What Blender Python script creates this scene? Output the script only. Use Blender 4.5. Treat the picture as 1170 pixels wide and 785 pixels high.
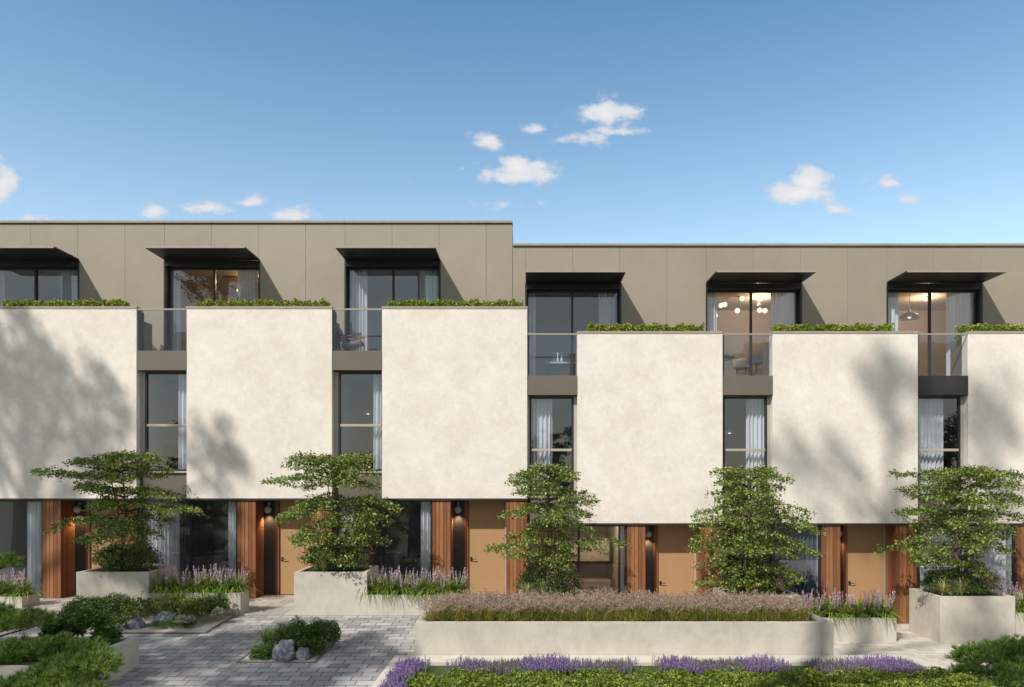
import bpy, math, random
import numpy as np
from mathutils import Vector
R = math.radians
for o in list(bpy.data.objects): bpy.data.objects.remove(o)
sc = bpy.context.scene
col = sc.collection
# ------------------------------------------------------------------ camera, sky, sun, exposure
F = 830.0                      # focal length in pixels of a 1170 px wide picture
EYE = 3.3
cam_d = bpy.data.cameras.new('camera'); cam = bpy.data.objects.new('camera', cam_d); col.objects.link(cam)
cam.location = (0, 0, EYE); cam.rotation_euler = (R(90), 0, 0)
cam_d.sensor_width = 36; cam_d.lens = F/1170*36
cam_d.shift_x = -15/1170; cam_d.shift_y = 158.5/1170
cam_d.clip_start = .1; cam_d.clip_end = 2000
sc.camera = cam
SUN = Vector((-.72, -1.0, 1.25)).normalized()
sd = bpy.data.lights.new('sun', 'SUN'); sd.energy = 4.6; sd.angle = R(.75); sd.color = (1, .915, .82)
so = bpy.data.objects.new('sun', sd); col.objects.link(so)
so.rotation_euler = (-SUN).to_track_quat('-Z', 'Y').to_euler(); so.location = (-20, -20, 40)
w = bpy.data.worlds.new('World'); sc.world = w; w.use_nodes = True
nt = w.node_tree; nt.nodes.clear()
def N(t, typ, **kw):
    n = t.nodes.new(typ)
    for k, v in kw.items():
        if hasattr(n, k): setattr(n, k, v)
    return n
def mth(t, op, a, b=None, c=None, clamp=False):
    n = t.nodes.new('ShaderNodeMath'); n.operation = op; n.use_clamp = clamp
    for i, s in enumerate((a, b, c)):
        if s is None: continue
        if isinstance(s, (int, float)): n.inputs[i].default_value = s
        else: t.links.new(s, n.inputs[i])
    return n.outputs[0]
sky = N(nt, 'ShaderNodeTexSky'); sky.sky_type = 'NISHITA'; sky.sun_disc = False
sky.sun_elevation = math.asin(SUN.z); sky.sun_rotation = math.atan2(SUN.x, SUN.y)
sky.altitude = 0; sky.air_density = 1.3; sky.dust_density = .2; sky.ozone_density = 4
bg = N(nt, 'ShaderNodeBackground'); bg.inputs[1].default_value = .15
tc = N(nt, 'ShaderNodeTexCoord'); sx = N(nt, 'ShaderNodeSeparateXYZ'); nt.links.new(tc.outputs['Generated'], sx.inputs[0])
gr = N(nt, 'ShaderNodeValToRGB'); nt.links.new(sx.outputs[2], gr.inputs[0])      # clear air: deeper blue overhead, paler low down
gr.color_ramp.elements[0].position = .30; gr.color_ramp.elements[0].color = (1.06, .97, .84, 1)
gr.color_ramp.elements[1].position = .60; gr.color_ramp.elements[1].color = (.43, .64, .62, 1)
gm_ = N(nt, 'ShaderNodeMix'); gm_.data_type = 'RGBA'; gm_.blend_type = 'MULTIPLY'; gm_.inputs[0].default_value = 1
sc_ = N(nt, 'ShaderNodeVectorMath'); sc_.operation = 'SCALE'; sc_.inputs[3].default_value = 1.5
nt.links.new(sky.outputs[0], gm_.inputs[6]); nt.links.new(gr.outputs[0], gm_.inputs[7]); vl = N(nt, 'ShaderNodeMapRange'); vl.interpolation_type = 'SMOOTHSTEP'; nt.links.new(sx.outputs[1], vl.inputs[0])   # added pale veil, out of view overhead and streetward, tempers the blue skylight
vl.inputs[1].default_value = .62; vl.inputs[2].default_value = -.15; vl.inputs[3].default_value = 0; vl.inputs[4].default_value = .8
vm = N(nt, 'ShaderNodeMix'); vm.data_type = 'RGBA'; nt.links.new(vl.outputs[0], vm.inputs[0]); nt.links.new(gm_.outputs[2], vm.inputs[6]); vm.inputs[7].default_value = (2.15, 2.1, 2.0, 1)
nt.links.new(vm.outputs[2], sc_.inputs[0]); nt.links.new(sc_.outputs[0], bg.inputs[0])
yy = mth(nt, 'MAXIMUM', sx.outputs[1], .02)
U = mth(nt, 'DIVIDE', sx.outputs[0], yy); V = mth(nt, 'DIVIDE', sx.outputs[2], yy)
cmb = N(nt, 'ShaderNodeCombineXYZ'); nt.links.new(U, cmb.inputs[0]); nt.links.new(V, cmb.inputs[1])
nz = N(nt, 'ShaderNodeTexNoise'); nz.inputs['Scale'].default_value = 21; nz.inputs['Detail'].default_value = 9; nz.inputs['Roughness'].default_value = .62
mp = N(nt, 'ShaderNodeMapping'); mp.inputs['Scale'].default_value = (1, 1.7, 1)
nt.links.new(cmb.outputs[0], mp.inputs[0]); nt.links.new(mp.outputs[0], nz.inputs['Vector'])
nzo = nz.outputs['Fac']
clouds = [(a, b, c*1.2, d*1.5, e*1.2) for a, b, c, d, e in [(695,131,36,14,1.0),(704,150,24,7,.75),(672,160,30,8,.75),(612,147,14,6,.45),(636,145,10,6,.45),(558,162,20,10,.9),(592,201,44,13,1.0),(590,193,20,12,.9),
          (915,221,38,13,1.25),(925,210,26,15,1.25),(957,241,15,5,.7),(1012,210,19,9,.85),(1034,226,13,7,.6),(3,212,16,22,1.0),(174,241,18,9,.8),(240,238,28,7,.8),(283,232,22,7,.8),
          (333,245,27,9,1.05),(35,250,24,4,.6),(460,219,16,6,.22),(582,232,20,5,.22),(705,276,14,3,.2)]]
m = None
for cx, cy, rx, ry, st in clouds:
    du = mth(nt, 'MULTIPLY', mth(nt, 'SUBTRACT', U, (cx-600)/F), F/rx)
    dv = mth(nt, 'MULTIPLY', mth(nt, 'SUBTRACT', V, (551-cy)/F), F/ry)
    dv = mth(nt, 'MAXIMUM', dv, mth(nt, 'MULTIPLY', dv, -1.5))
    q = mth(nt, 'SQRT', mth(nt, 'ADD', mth(nt, 'MULTIPLY', du, du), mth(nt, 'MULTIPLY', dv, dv)))
    q = mth(nt, 'MULTIPLY', mth(nt, 'SUBTRACT', 1.15, q), st)
    m = q if m is None else mth(nt, 'MAXIMUM', m, q)
m = mth(nt, 'MAXIMUM', m, -1)
cl = mth(nt, 'ADD', m, mth(nt, 'MULTIPLY', mth(nt, 'SUBTRACT', nzo, .52), 3.4))
mr = N(nt, 'ShaderNodeMapRange'); mr.interpolation_type = 'SMOOTHSTEP'; nt.links.new(cl, mr.inputs[0])
mr.inputs[1].default_value = 0; mr.inputs[2].default_value = .85; mr.inputs[3].default_value = 0; mr.inputs[4].default_value = .93
front = mth(nt, 'GREATER_THAN', sx.outputs[1], .05)
dens = mth(nt, 'MULTIPLY', mr.outputs[0], front)
cr = N(nt, 'ShaderNodeMix'); cr.data_type = 'RGBA'; nt.links.new(mth(nt, 'MULTIPLY', mth(nt, 'SUBTRACT', cl, .2), .8, clamp=True), cr.inputs[0])
cr.inputs[6].default_value = (.66, .71, .80, 1); cr.inputs[7].default_value = (.92, .90, .90, 1)
bg2 = N(nt, 'ShaderNodeBackground'); bg2.inputs[1].default_value = .95; nt.links.new(cr.outputs[2], bg2.inputs[0])
mx = N(nt, 'ShaderNodeMixShader'); nt.links.new(dens, mx.inputs[0]); nt.links.new(bg.outputs[0], mx.inputs[1]); nt.links.new(bg2.outputs[0], mx.inputs[2])
wo = N(nt, 'ShaderNodeOutputWorld'); nt.links.new(mx.outputs[0], wo.inputs[0])
sc.view_settings.view_transform = 'Standard'; sc.view_settings.look = 'None'
sc.view_settings.exposure = .03; sc.view_settings.gamma = 1
sc.render.engine = 'CYCLES'
sc.cycles.max_bounces = 8; sc.cycles.transparent_max_bounces = 24; sc.cycles.diffuse_bounces = 4
rng = np.random.default_rng(7); random.seed(7)
YF = F/40.5; SFR = 40.5
# ------------------------------------------------------------------ materials
MATS = {}
def base_mat(name, color, rough=.6, spec=.4, metal=0):
    m = bpy.data.materials.new(name); m.use_nodes = True; t = m.node_tree
    b = t.nodes['Principled BSDF']; b.inputs['Base Color'].default_value = (*color, 1)
    b.inputs['Roughness'].default_value = rough; b.inputs['Specular IOR Level'].default_value = spec; b.inputs['Metallic'].default_value = metal
    MATS[name] = m
    return m, t, b
def tex(t, kind, scale, detail=4, rough=.55, stretch=(1, 1, 1), obj=True):
    c = N(t, 'ShaderNodeNewGeometry'); mp = N(t, 'ShaderNodeMapping'); mp.inputs['Scale'].default_value = stretch
    t.links.new(c.outputs['Position'], mp.inputs[0])
    n = N(t, kind); n.inputs['Scale'].default_value = scale
    if 'Detail' in n.inputs: n.inputs['Detail'].default_value = detail; n.inputs['Roughness'].default_value = rough
    t.links.new(mp.outputs[0], n.inputs['Vector'])
    return n
def ramp(t, fac, stops):
    r = N(t, 'ShaderNodeValToRGB'); e = r.color_ramp.elements
    e[0].position = stops[0][0]; e[0].color = (*stops[0][1], 1); e[1].position = stops[-1][0]; e[1].color = (*stops[-1][1], 1)
    for p, c in stops[1:-1]:
        x = e.new(p); x.color = (*c, 1)
    t.links.new(fac, r.inputs[0]); return r.outputs[0]
def bump(t, b, h, strength=.3, dist=.01):
    n = N(t, 'ShaderNodeBump'); n.inputs['Strength'].default_value = strength; n.inputs['Distance'].default_value = dist
    t.links.new(h, n.inputs['Height']); t.links.new(n.outputs[0], b.inputs['Normal'])
def mottled(name, c0, c1, scale, rough=.8, bs=.2, bd=.01, fine=30, spec=.3, mid=None, stretch=(1,1,1)):
    m, t, b = base_mat(name, c0, rough, spec)
    n = tex(t, 'ShaderNodeTexNoise', scale, 8, .62, stretch); n.inputs['Distortion'].default_value = .4
    n2 = tex(t, 'ShaderNodeTexNoise', fine, 5, .6)
    f = mth(t, 'ADD', mth(t, 'MULTIPLY', n.outputs['Fac'], .72), mth(t, 'MULTIPLY', n2.outputs['Fac'], .28))
    st = [(.36, c0), (.64, c1)]
    if mid: st = [(.36, c0), (.5, mid), (.64, c1)]
    if name == 'plaster':
        n3 = tex(t, 'ShaderNodeTexNoise', 5.5, 9, .7); n3.inputs['Distortion'].default_value = 1.2
        f = mth(t, 'ADD', f, mth(t, 'MULTIPLY', mth(t, 'SUBTRACT', n3.outputs['Fac'], .5), .55))
    if name in ('taupe', 'concrete'):
        gi = N(t, 'ShaderNodeNewGeometry'); f = mth(t, 'ADD', f, mth(t, 'MULTIPLY', mth(t, 'SUBTRACT', gi.outputs['Random Per Island'], .5), .16))
    if name == 'concrete':
        n3 = tex(t, 'ShaderNodeTexNoise', 4.0, 8, .72, (1, 1, .5)); f = mth(t, 'ADD', f, mth(t, 'MULTIPLY', mth(t, 'SUBTRACT', n3.outputs['Fac'], .5), .5))
        vo = tex(t, 'ShaderNodeTexVoronoi', 9); f = mth(t, 'SUBTRACT', f, mth(t, 'MULTIPLY', mth(t, 'LESS_THAN', vo.outputs['Distance'], .07), .25))
    t.links.new(ramp(t, f, st), b.inputs['Base Color'])
    bump(t, b, n2.outputs['Fac'], bs, bd)
    return m
mottled('plaster', (.68, .635, .588), (.80, .76, .715), 1.15, .9, .25, .006, 9)
mottled('concrete', (.42, .39, .345), (.54, .51, .455), 1.6, .85, .3, .004, 40)
mottled('kerb_stone', (.50, .47, .41), (.60, .57, .51), 2, .85, .3, .004, 40)
mottled('taupe', (.30, .265, .215), (.33, .295, .24), .8, .5, .03, .002, 6, .4)
mottled('taupe_dark', (.135, .12, .10), (.155, .138, .115), .9, .5, .03, .002, 6, .4)
mottled('coping', (.30, .275, .24), (.36, .33, .29), 3, .45, .03, .002, 8)
mottled('charcoal', (.03, .03, .032), (.045, .044, .045), 2, .5, .05, .002, 20)
mottled('soil', (.035, .025, .018), (.08, .06, .045), 12, .95, .6, .02, 60)
mottled('moss', (.03, .06, .012), (.08, .13, .03), 9, .95, .8, .02, 70)
mottled('earth', (.05, .07, .03), (.10, .11, .06), .3, .95, .3, .02, 8)
mottled('door_paint', (.40, .245, .125), (.42, .262, .137), .7, .5, .02, .001, 30, .35)
mottled('interior', (.58, .565, .545), (.63, .615, .59), 1, .9, .02, .001, 9)
mottled('interior_warm', (.50, .40, .29), (.55, .44, .32), 1, .9, .02, .001, 9)
mottled('interior_dark', (.50, .495, .49), (.55, .545, .54), 1, .9, .02, .001, 9)
mottled('room_floor', (.20, .13, .08), (.28, .19, .12), 2, .5, .05, .001, 9, stretch=(.3, 4, 1))
mottled('rock', (.045, .055, .075), (.36, .35, .34), 7, .8, .9, .04, 26, mid=(.13, .155, .20))
mottled('furniture_wood', (.16, .07, .03), (.26, .13, .06), 5, .45, .05, .001, 30, stretch=(1, 1, 6))
mottled('furniture_white', (.62, .61, .59), (.7, .69, .67), 3, .6, .05, .001, 30)
mottled('furniture_beige', (.50, .41, .31), (.56, .46, .36), 3, .6, .05, .001, 30)
mottled('furniture_dark', (.02, .02, .025), (.035, .035, .04), 3, .5, .05, .001, 30)
mottled('cushion', (.16, .17, .19), (.22, .23, .25), 8, .9, .2, .004, 80)
mottled('bark', (.07, .05, .035), (.16, .13, .10), 14, .95, .8, .01, 60, stretch=(1, 1, .3))
base_mat('metal_frame', (.016, .019, .025), .4, .5)
base_mat('metal_light', (.40, .37, .33), .4, .5)
base_mat('canopy_metal', (.018, .016, .014), .45, .4)
base_mat('black', (.012, .012, .012), .4, .5)
# wood boards, each board its own tone
m, t, b = base_mat('cedar', (.4, .17, .07), .6, .3)
g = N(t, 'ShaderNodeNewGeometry')
n = tex(t, 'ShaderNodeTexNoise', 3, 7, .6, (9, 9, .55)); n.inputs['Distortion'].default_value = 1.2
f = mth(t, 'ADD', mth(t, 'MULTIPLY', g.outputs['Random Per Island'], .55), mth(t, 'MULTIPLY', n.outputs['Fac'], .55))
t.links.new(ramp(t, f, [(.15, (.10, .037, .017)), (.5, (.215, .085, .037)), (.95, (.40, .20, .095))]), b.inputs['Base Color'])
bump(t, b, n.outputs['Fac'], .3, .003)
# glass
def glass(name, tint, ior):
    m = bpy.data.materials.new(name); m.use_nodes = True; t = m.node_tree; t.nodes.clear()
    tr = N(t, 'ShaderNodeBsdfTransparent'); tr.inputs[0].default_value = (*tint, 1)
    gl = N(t, 'ShaderNodeBsdfGlossy'); gl.inputs['Roughness'].default_value = .004; gl.inputs['Color'].default_value = (.95, .97, 1, 1)
    lw = N(t, 'ShaderNodeLayerWeight'); fac = mth(t, 'ADD', mth(t, 'MULTIPLY', mth(t, 'POWER', lw.outputs['Facing'], 5), .9), ior)
    mx = N(t, 'ShaderNodeMixShader'); t.links.new(fac, mx.inputs[0]); t.links.new(tr.outputs[0], mx.inputs[1]); t.links.new(gl.outputs[0], mx.inputs[2])
    o = N(t, 'ShaderNodeOutputMaterial'); t.links.new(mx.outputs[0], o.inputs[0]); MATS[name] = m
glass('glass', (.91, .93, .96), .085)
glass('balcony_glass', (.93, .95, .97), .03)
def sheer(name, c, k):
    m = bpy.data.materials.new(name); m.use_nodes = True; t = m.node_tree; t.nodes.clear()
    d = N(t, 'ShaderNodeBsdfDiffuse'); d.inputs[0].default_value = (*c, 1)
    tl = N(t, 'ShaderNodeBsdfTranslucent'); tl.inputs[0].default_value = (*c, 1)
    tr = N(t, 'ShaderNodeBsdfTransparent')
    a = N(t, 'ShaderNodeMixShader'); a.inputs[0].default_value = .2; t.links.new(d.outputs[0], a.inputs[1]); t.links.new(tl.outputs[0], a.inputs[2])
    x = N(t, 'ShaderNodeMixShader'); x.inputs[0].default_value = k; t.links.new(a.outputs[0], x.inputs[1]); t.links.new(tr.outputs[0], x.inputs[2])
    o = N(t, 'ShaderNodeOutputMaterial'); t.links.new(x.outputs[0], o.inputs[0]); MATS[name] = m
sheer('curtain', (.93, .94, .95), .06)
sheer('curtain_blue', (.16, .19, .25), .05)
def emit(name, c, s):
    m = bpy.data.materials.new(name); m.use_nodes = True; t = m.node_tree; t.nodes.clear()
    e = N(t, 'ShaderNodeEmission'); e.inputs[0].default_value = (*c, 1); e.inputs[1].default_value = s
    o = N(t, 'ShaderNodeOutputMaterial'); t.links.new(e.outputs[0], o.inputs[0]); MATS[name] = m
emit('bulb', (1, .74, .50), 1.9); emit('violet_light', (.35, .06, .9), .5); emit('warm_strip', (1, .7, .42), 6)
def leafmat(name, cols, trans=.28, rough=.5, spec=.35, patch=0):
    m = bpy.data.materials.new(name); m.use_nodes = True; t = m.node_tree
    b = t.nodes['Principled BSDF']; b.inputs['Roughness'].default_value = rough; b.inputs['Specular IOR Level'].default_value = spec
    g = N(t, 'ShaderNodeNewGeometry')
    f = g.outputs['Random Per Island']
    if patch:
        n = tex(t, 'ShaderNodeTexNoise', patch, 2)
        f = mth(t, 'ADD', mth(t, 'MULTIPLY', f, .5), mth(t, 'SUBTRACT', mth(t, 'MULTIPLY', n.outputs['Fac'], 1.4), .45))
    k = len(cols)
    c = ramp(t, f, [(i/(k-1), x) for i, x in enumerate(cols)])
    t.links.new(c, b.inputs['Base Color'])
    tl = N(t, 'ShaderNodeBsdfTranslucent'); t.links.new(c, tl.inputs[0])
    mx = N(t, 'ShaderNodeMixShader'); mx.inputs[0].default_value = trans
    o = t.nodes['Material Output']; t.links.new(b.outputs[0], mx.inputs[1]); t.links.new(tl.outputs[0], mx.inputs[2]); t.links.new(mx.outputs[0], o.inputs[0])
    MATS[name] = m
leafmat('leaf_tree', [(.03, .075, .012), (.11, .18, .025), (.24, .32, .06), (.46, .54, .19)])
leafmat('leaf_far', [(.02, .045, .012), (.06, .10, .03)])
leafmat('leaf_hedge', [(.07, .115, .013), (.17, .24, .03), (.32, .40, .07)])
leafmat('leaf_lime', [(.12, .17, .02), (.26, .33, .04), (.42, .50, .10)])
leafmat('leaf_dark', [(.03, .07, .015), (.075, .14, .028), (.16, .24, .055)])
leafmat('leaf_mid', [(.03, .08, .015), (.08, .16, .03), (.17, .27, .06)])
leafmat('leaf_olive', [(.07, .11, .02), (.15, .20, .04), (.24, .29, .07)])
leafmat('leaf_pale', [(.20, .26, .15), (.36, .42, .28), (.5, .54, .4)])
leafmat('needle', [(.06, .13, .02), (.20, .32, .06), (.50, .60, .20)], .35)
leafmat('needle_dark', [(.035, .09, .015), (.11, .20, .035), (.26, .36, .09)], .3)
leafmat('strap', [(.08, .16, .02), (.19, .30, .04), (.38, .46, .12)])
leafmat('strap_variegated', [(.14, .20, .04), (.35, .38, .14), (.55, .54, .30)])
leafmat('grass_gold', [(.10, .15, .02), (.24, .25, .04), (.42, .34, .09)], patch=2.5)
leafmat('plume', [(.22, .155, .115), (.39, .295, .235), (.64, .52, .44)], .3, .8)
leafmat('spike_lilac', [(.38, .27, .34), (.58, .45, .54), (.78, .66, .74)], .3, .8)
leafmat('lavender', [(.15, .09, .25), (.28, .19, .42), (.44, .34, .59)], .25, .8)
leafmat('flower_purple', [(.12, .03, .12), (.25, .08, .25), (.38, .17, .36)], .25, .8)
# pavers
def paver(name, cols, sx_, sy_, joint=.012, jc=(.05, .05, .05)):
    m, t, b = base_mat(name, cols[0], .8, .3)
    c = N(t, 'ShaderNodeNewGeometry')
    br = N(t, 'ShaderNodeTexBrick'); t.links.new(c.outputs['Position'], br.inputs['Vector'])
    br.offset = .37; br.offset_frequency = 2; br.squash = 1
    br.inputs['Color1'].default_value = (0, 0, 0, 1); br.inputs['Color2'].default_value = (1, 1, 1, 1); br.inputs['Mortar'].default_value = (0, 0, 0, 1)
    br.inputs['Scale'].default_value = 1; br.inputs['Mortar Size'].default_value = joint/2; br.inputs['Mortar Smooth'].default_value = .1
    br.inputs['Brick Width'].default_value = sx_; br.inputs['Row Height'].default_value = sy_; br.inputs['Bias'].default_value = 0
    sp = N(t, 'ShaderNodeSeparateColor'); t.links.new(br.outputs['Color'], sp.inputs[0])
    n = tex(t, 'ShaderNodeTexNoise', 5, 6, .65)
    n2 = tex(t, 'ShaderNodeTexNoise', 60, 4, .65)
    f = mth(t, 'ADD', mth(t, 'MULTIPLY', sp.outputs[0], .62), mth(t, 'MULTIPLY', n.outputs['Fac'], .3))
    f = mth(t, 'ADD', f, mth(t, 'MULTIPLY', n2.outputs['Fac'], .12))
    k = len(cols); cc = ramp(t, f, [(.1+.8*i/(k-1), x) for i, x in enumerate(cols)])
    mx = N(t, 'ShaderNodeMix'); mx.data_type = 'RGBA'; t.links.new(br.outputs['Fac'], mx.inputs[0]); t.links.new(cc, mx.inputs[6]); mx.inputs[7].default_value = (*jc, 1)
    t.links.new(mx.outputs[2], b.inputs['Base Color'])
    h = mth(t, 'ADD', mth(t, 'MULTIPLY', br.outputs['Fac'], -1), mth(t, 'MULTIPLY', n2.outputs['Fac'], .15))
    bump(t, b, h, .6, .006)
paver('paving_grey', [(.20, .20, .205), (.30, .30, .30), (.38, .375, .37), (.46, .45, .44)], .375, .25, .017, (.045, .045, .047))
paver('paving_slab', [(.26, .25, .24), (.36, .35, .33), (.46, .44, .42)], .42, .6, .014, (.09, .085, .08))
paver('paving_pale', [(.40, .375, .34), (.50, .47, .43), (.60, .57, .52)], .375, .25, .012, (.20, .19, .17))
# gravel
m, t, b = base_mat('gravel', (.4, .37, .33), .9, .2)
v = tex(t, 'ShaderNodeTexVoronoi', 45); t.links.new(ramp(t, v.outputs['Color'], [(.1, (.25, .235, .21)), (.9, (.6, .57, .52))]), b.inputs['Base Color']); bump(t, b, v.outputs['Distance'], 1, -.02)

# ------------------------------------------------------------------ builders
def mesh_obj(name, V, Fc, mat, parent=None, smooth=False, bevel=0):
    off = Vector((0, 0, 0)); p = parent
    while p is not None: off += p.location; p = p.parent
    me = bpy.data.meshes.new(name)
    if isinstance(V, np.ndarray):
        V = V - np.array(off)
        nv, nf, k = len(V), len(Fc), Fc.shape[1]
        me.vertices.add(nv); me.vertices.foreach_set('co', V.astype(np.float32).ravel())
        me.loops.add(nf*k); me.loops.foreach_set('vertex_index', Fc.astype(np.int32).ravel())
        me.polygons.add(nf); me.polygons.foreach_set('loop_start', np.arange(0, nf*k, k, dtype=np.int32))
        me.update(calc_edges=True)
    else:
        me.from_pydata([(a[0]-off.x, a[1]-off.y, a[2]-off.z) for a in V], [], Fc); me.update()
    me.materials.append(MATS[mat])
    if smooth: me.polygons.foreach_set('use_smooth', [True]*len(me.polygons))
    o = bpy.data.objects.new(name, me); col.objects.link(o)
    if parent is not None: o.parent = parent
    if bevel:
        b = o.modifiers.new('bevel', 'BEVEL'); b.width = bevel; b.segments = 2; b.limit_method = 'ANGLE'
    return o
def tag(o, label=None, cat=None, group=None, kind=None):
    if label: o['label'] = label
    if cat: o['category'] = cat
    if group: o['group'] = group
    if kind: o['kind'] = kind
    return o
def empty(name, loc, label=None, cat=None, group=None):
    o = bpy.data.objects.new(name, None); o.location = loc; o.empty_display_size = .2; col.objects.link(o)
    return tag(o, label, cat, group)
def copy_tree(o, parent=None):
    c = o.copy(); col.objects.link(c); c.parent = parent
    for ch in list(o.children): copy_tree(ch, c)
    return c
class MB:
    def __init__(s): s.v = []; s.f = []
    def box(s, x0, x1, y0, y1, z0, z1):
        i = len(s.v)
        s.v += [(x0,y0,z0),(x1,y0,z0),(x1,y1,z0),(x0,y1,z0),(x0,y0,z1),(x1,y0,z1),(x1,y1,z1),(x0,y1,z1)]
        s.f += [(i,i+3,i+2,i+1),(i+4,i+5,i+6,i+7),(i,i+1,i+5,i+4),(i+1,i+2,i+6,i+5),(i+2,i+3,i+7,i+6),(i+3,i,i+4,i+7)]
        return s
    def prism(s, pts, z0, z1):           # pts counter-clockwise; z0/z1 numbers or functions of (x, y)
        i = len(s.v); n = len(pts)
        a = z0 if callable(z0) else (lambda x, y: z0); b = z1 if callable(z1) else (lambda x, y: z1)
        s.v += [(x, y, a(x, y)) for x, y in pts] + [(x, y, b(x, y)) for x, y in pts]
        s.f += [tuple(range(i+n-1, i-1, -1)), tuple(range(i+n, i+2*n))]
        s.f += [(i+k, i+(k+1) % n, i+n+(k+1) % n, i+n+k) for k in range(n)]
        return s
    def tube(s, pts, rad, n=8):
        pts = [Vector(p) for p in pts]; i0 = len(s.v)
        if not hasattr(rad, '__len__'): rad = [rad]*len(pts)
        for k, p in enumerate(pts):
            d = (pts[min(k+1, len(pts)-1)] - pts[max(k-1, 0)]).normalized()
            a = d.orthogonal().normalized() if abs(d.z) < .9 else Vector((1, 0, 0)).cross(d).normalized()
            if abs(d.z) < .9: a = Vector((0, 0, 1)).cross(d).normalized()
            b = d.cross(a)
            for j in range(n):
                q = p + (a*math.cos(2*math.pi*j/n) + b*math.sin(2*math.pi*j/n))*rad[k]
                s.v.append(tuple(q))
        for k in range(len(pts)-1):
            for j in range(n):
                a0 = i0+k*n+j; a1 = i0+k*n+(j+1) % n
                s.f.append((a0, a1, a1+n, a0+n))
        s.f.append(tuple(i0+j for j in range(n-1, -1, -1))); s.f.append(tuple(i0+(len(pts)-1)*n+j for j in range(n)))
        return s
    def lathe(s, c, prof, n=24):
        i0 = len(s.v)
        for r, z in prof:
            for j in range(n): s.v.append((c[0]+r*math.cos(2*math.pi*j/n), c[1]+r*math.sin(2*math.pi*j/n), c[2]+z))
        for k in range(len(prof)-1):
            for j in range(n):
                a0 = i0+k*n+j; a1 = i0+k*n+(j+1) % n
                s.f.append((a0, a1, a1+n, a0+n))
        return s
    def ball(s, c, r, n=16):
        return s.lathe(c, [(max(r*math.sin(math.pi*k/10), 1e-4), -r*math.cos(math.pi*k/10)) for k in range(11)], n)
    def frame(s, x0, x1, y0, y1, z0, z1, wl=.05, wr=.05, wb=.05, wt=.05):
        s.box(x0, x0+wl, y0, y1, z0, z1); s.box(x1-wr, x1, y0, y1, z0, z1)
        s.box(x0+wl, x1-wr, y0, y1, z0, z0+wb); s.box(x0+wl, x1-wr, y0, y1, z1-wt, z1)
        return s
    def build(s, name, mat, parent=None, smooth=False, bevel=0): return mesh_obj(name, s.v, s.f, mat, parent, smooth, bevel)
# --- leaves
def leaves(P, size, rg, up=.6, aspect=.62, sizevar=.35):
    n = len(P); nr = rg.normal(size=(n, 3)); nr /= np.linalg.norm(nr, axis=1)[:, None]
    nr = nr*(1-up) + np.array([0, 0, 1])*up; nr /= np.linalg.norm(nr, axis=1)[:, None]
    t = rg.normal(size=(n, 3)); t -= (t*nr).sum(1)[:, None]*nr; t /= np.linalg.norm(t, axis=1)[:, None]
    b = np.cross(nr, t); s = size*(1+sizevar*rg.uniform(-1, 1, n))[:, None]
    V = np.empty((n, 4, 3)); V[:, 0] = P - t*s*.5; V[:, 1] = P + b*s*aspect*.5 + nr*s*.10; V[:, 2] = P + t*s*.5 - nr*s*.12; V[:, 3] = P - b*s*aspect*.5 + nr*s*.10
    return V.reshape(-1, 3), np.arange(n*4).reshape(-1, 4)
def ellipsoid_pts(n, c, r, rg, shell=.55, lower=-.3):
    d = rg.normal(size=(n*2, 3)); d /= np.linalg.norm(d, axis=1)[:, None]; d = d[d[:, 2] > lower][:n]
    q = shell + (1-shell)*rg.random(len(d))**.7
    bump_ = 1 + .12*np.sin(d[:, 0]*7+c[0]*5) + .12*np.sin(d[:, 1]*9+c[1]*3) + .1*np.sin(d[:, 2]*8 + d[:, 0]*5)
    return np.array(c) + d*np.array(r)*(q*bump_)[:, None]
def blades(n, base, rg, length, width, spread, droop=1.0, seg=4, lift=.0, lean=None):
    """arching strap leaves: returns V, F"""
    base = np.asarray(base, float)
    if base.ndim == 1: base = np.repeat(base[None], n, 0)
    az = rg.uniform(0, 2*np.pi, n); L = length*rg.uniform(.65, 1.15, n); sp = spread*rg.uniform(.25, 1.1, n)
    d = np.stack([np.cos(az), np.sin(az), np.zeros(n)], 1); side = np.stack([-np.sin(az), np.cos(az), np.zeros(n)], 1)
    V = np.empty((n, seg+1, 2, 3))
    for k in range(seg+1):
        u = k/seg; th = sp*(u**1.2)*droop
        hor = L*np.sin(np.minimum(sp*.6 + th*.5, 2.4))*u; ver = L*np.cos(np.minimum(sp*.6+th*.8, 2.6))*u
        p = base + d*hor[:, None]; p[:, 2] += ver + lift
        wd = width*(1-u**2.2)*.5 + .0006
        V[:, k, 0] = p - side*wd; V[:, k, 1] = p + side*wd
    V = V.reshape(-1, 3); i = np.arange(n)[:, None]*(2*(seg+1)); Fq = []
    for k in range(seg):
        Fq.append(np.stack([i[:, 0]+2*k, i[:, 0]+2*k+1, i[:, 0]+2*k+3, i[:, 0]+2*k+2], 1))
    return V, np.stack(Fq, 1).reshape(-1, 4)
def merge(*ms):
    V = []; Fc = []; o = 0
    for v, f in ms: V.append(v); Fc.append(f+o); o += len(v)
    return np.concatenate(V), np.concatenate(Fc)
def tris2quads(V, n):                  # degenerate-free: needles are thin quads
    return V, np.arange(n*4).reshape(-1, 4)
def needles(P, D, length, width, rg):
    n = len(P); D = D/np.linalg.norm(D, axis=1)[:, None]
    s = np.cross(D, rg.normal(size=(n, 3))); s /= np.linalg.norm(s, axis=1)[:, None]
    L = (length*rg.uniform(.7, 1.15, n))[:, None]
    V = np.empty((n, 4, 3)); V[:, 0] = P; V[:, 1] = P + D*L*.45 + s*width*.5; V[:, 2] = P + D*L; V[:, 3] = P + D*L*.45 - s*width*.5
    return V.reshape(-1, 3), np.arange(n*4).reshape(-1, 4)

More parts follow.
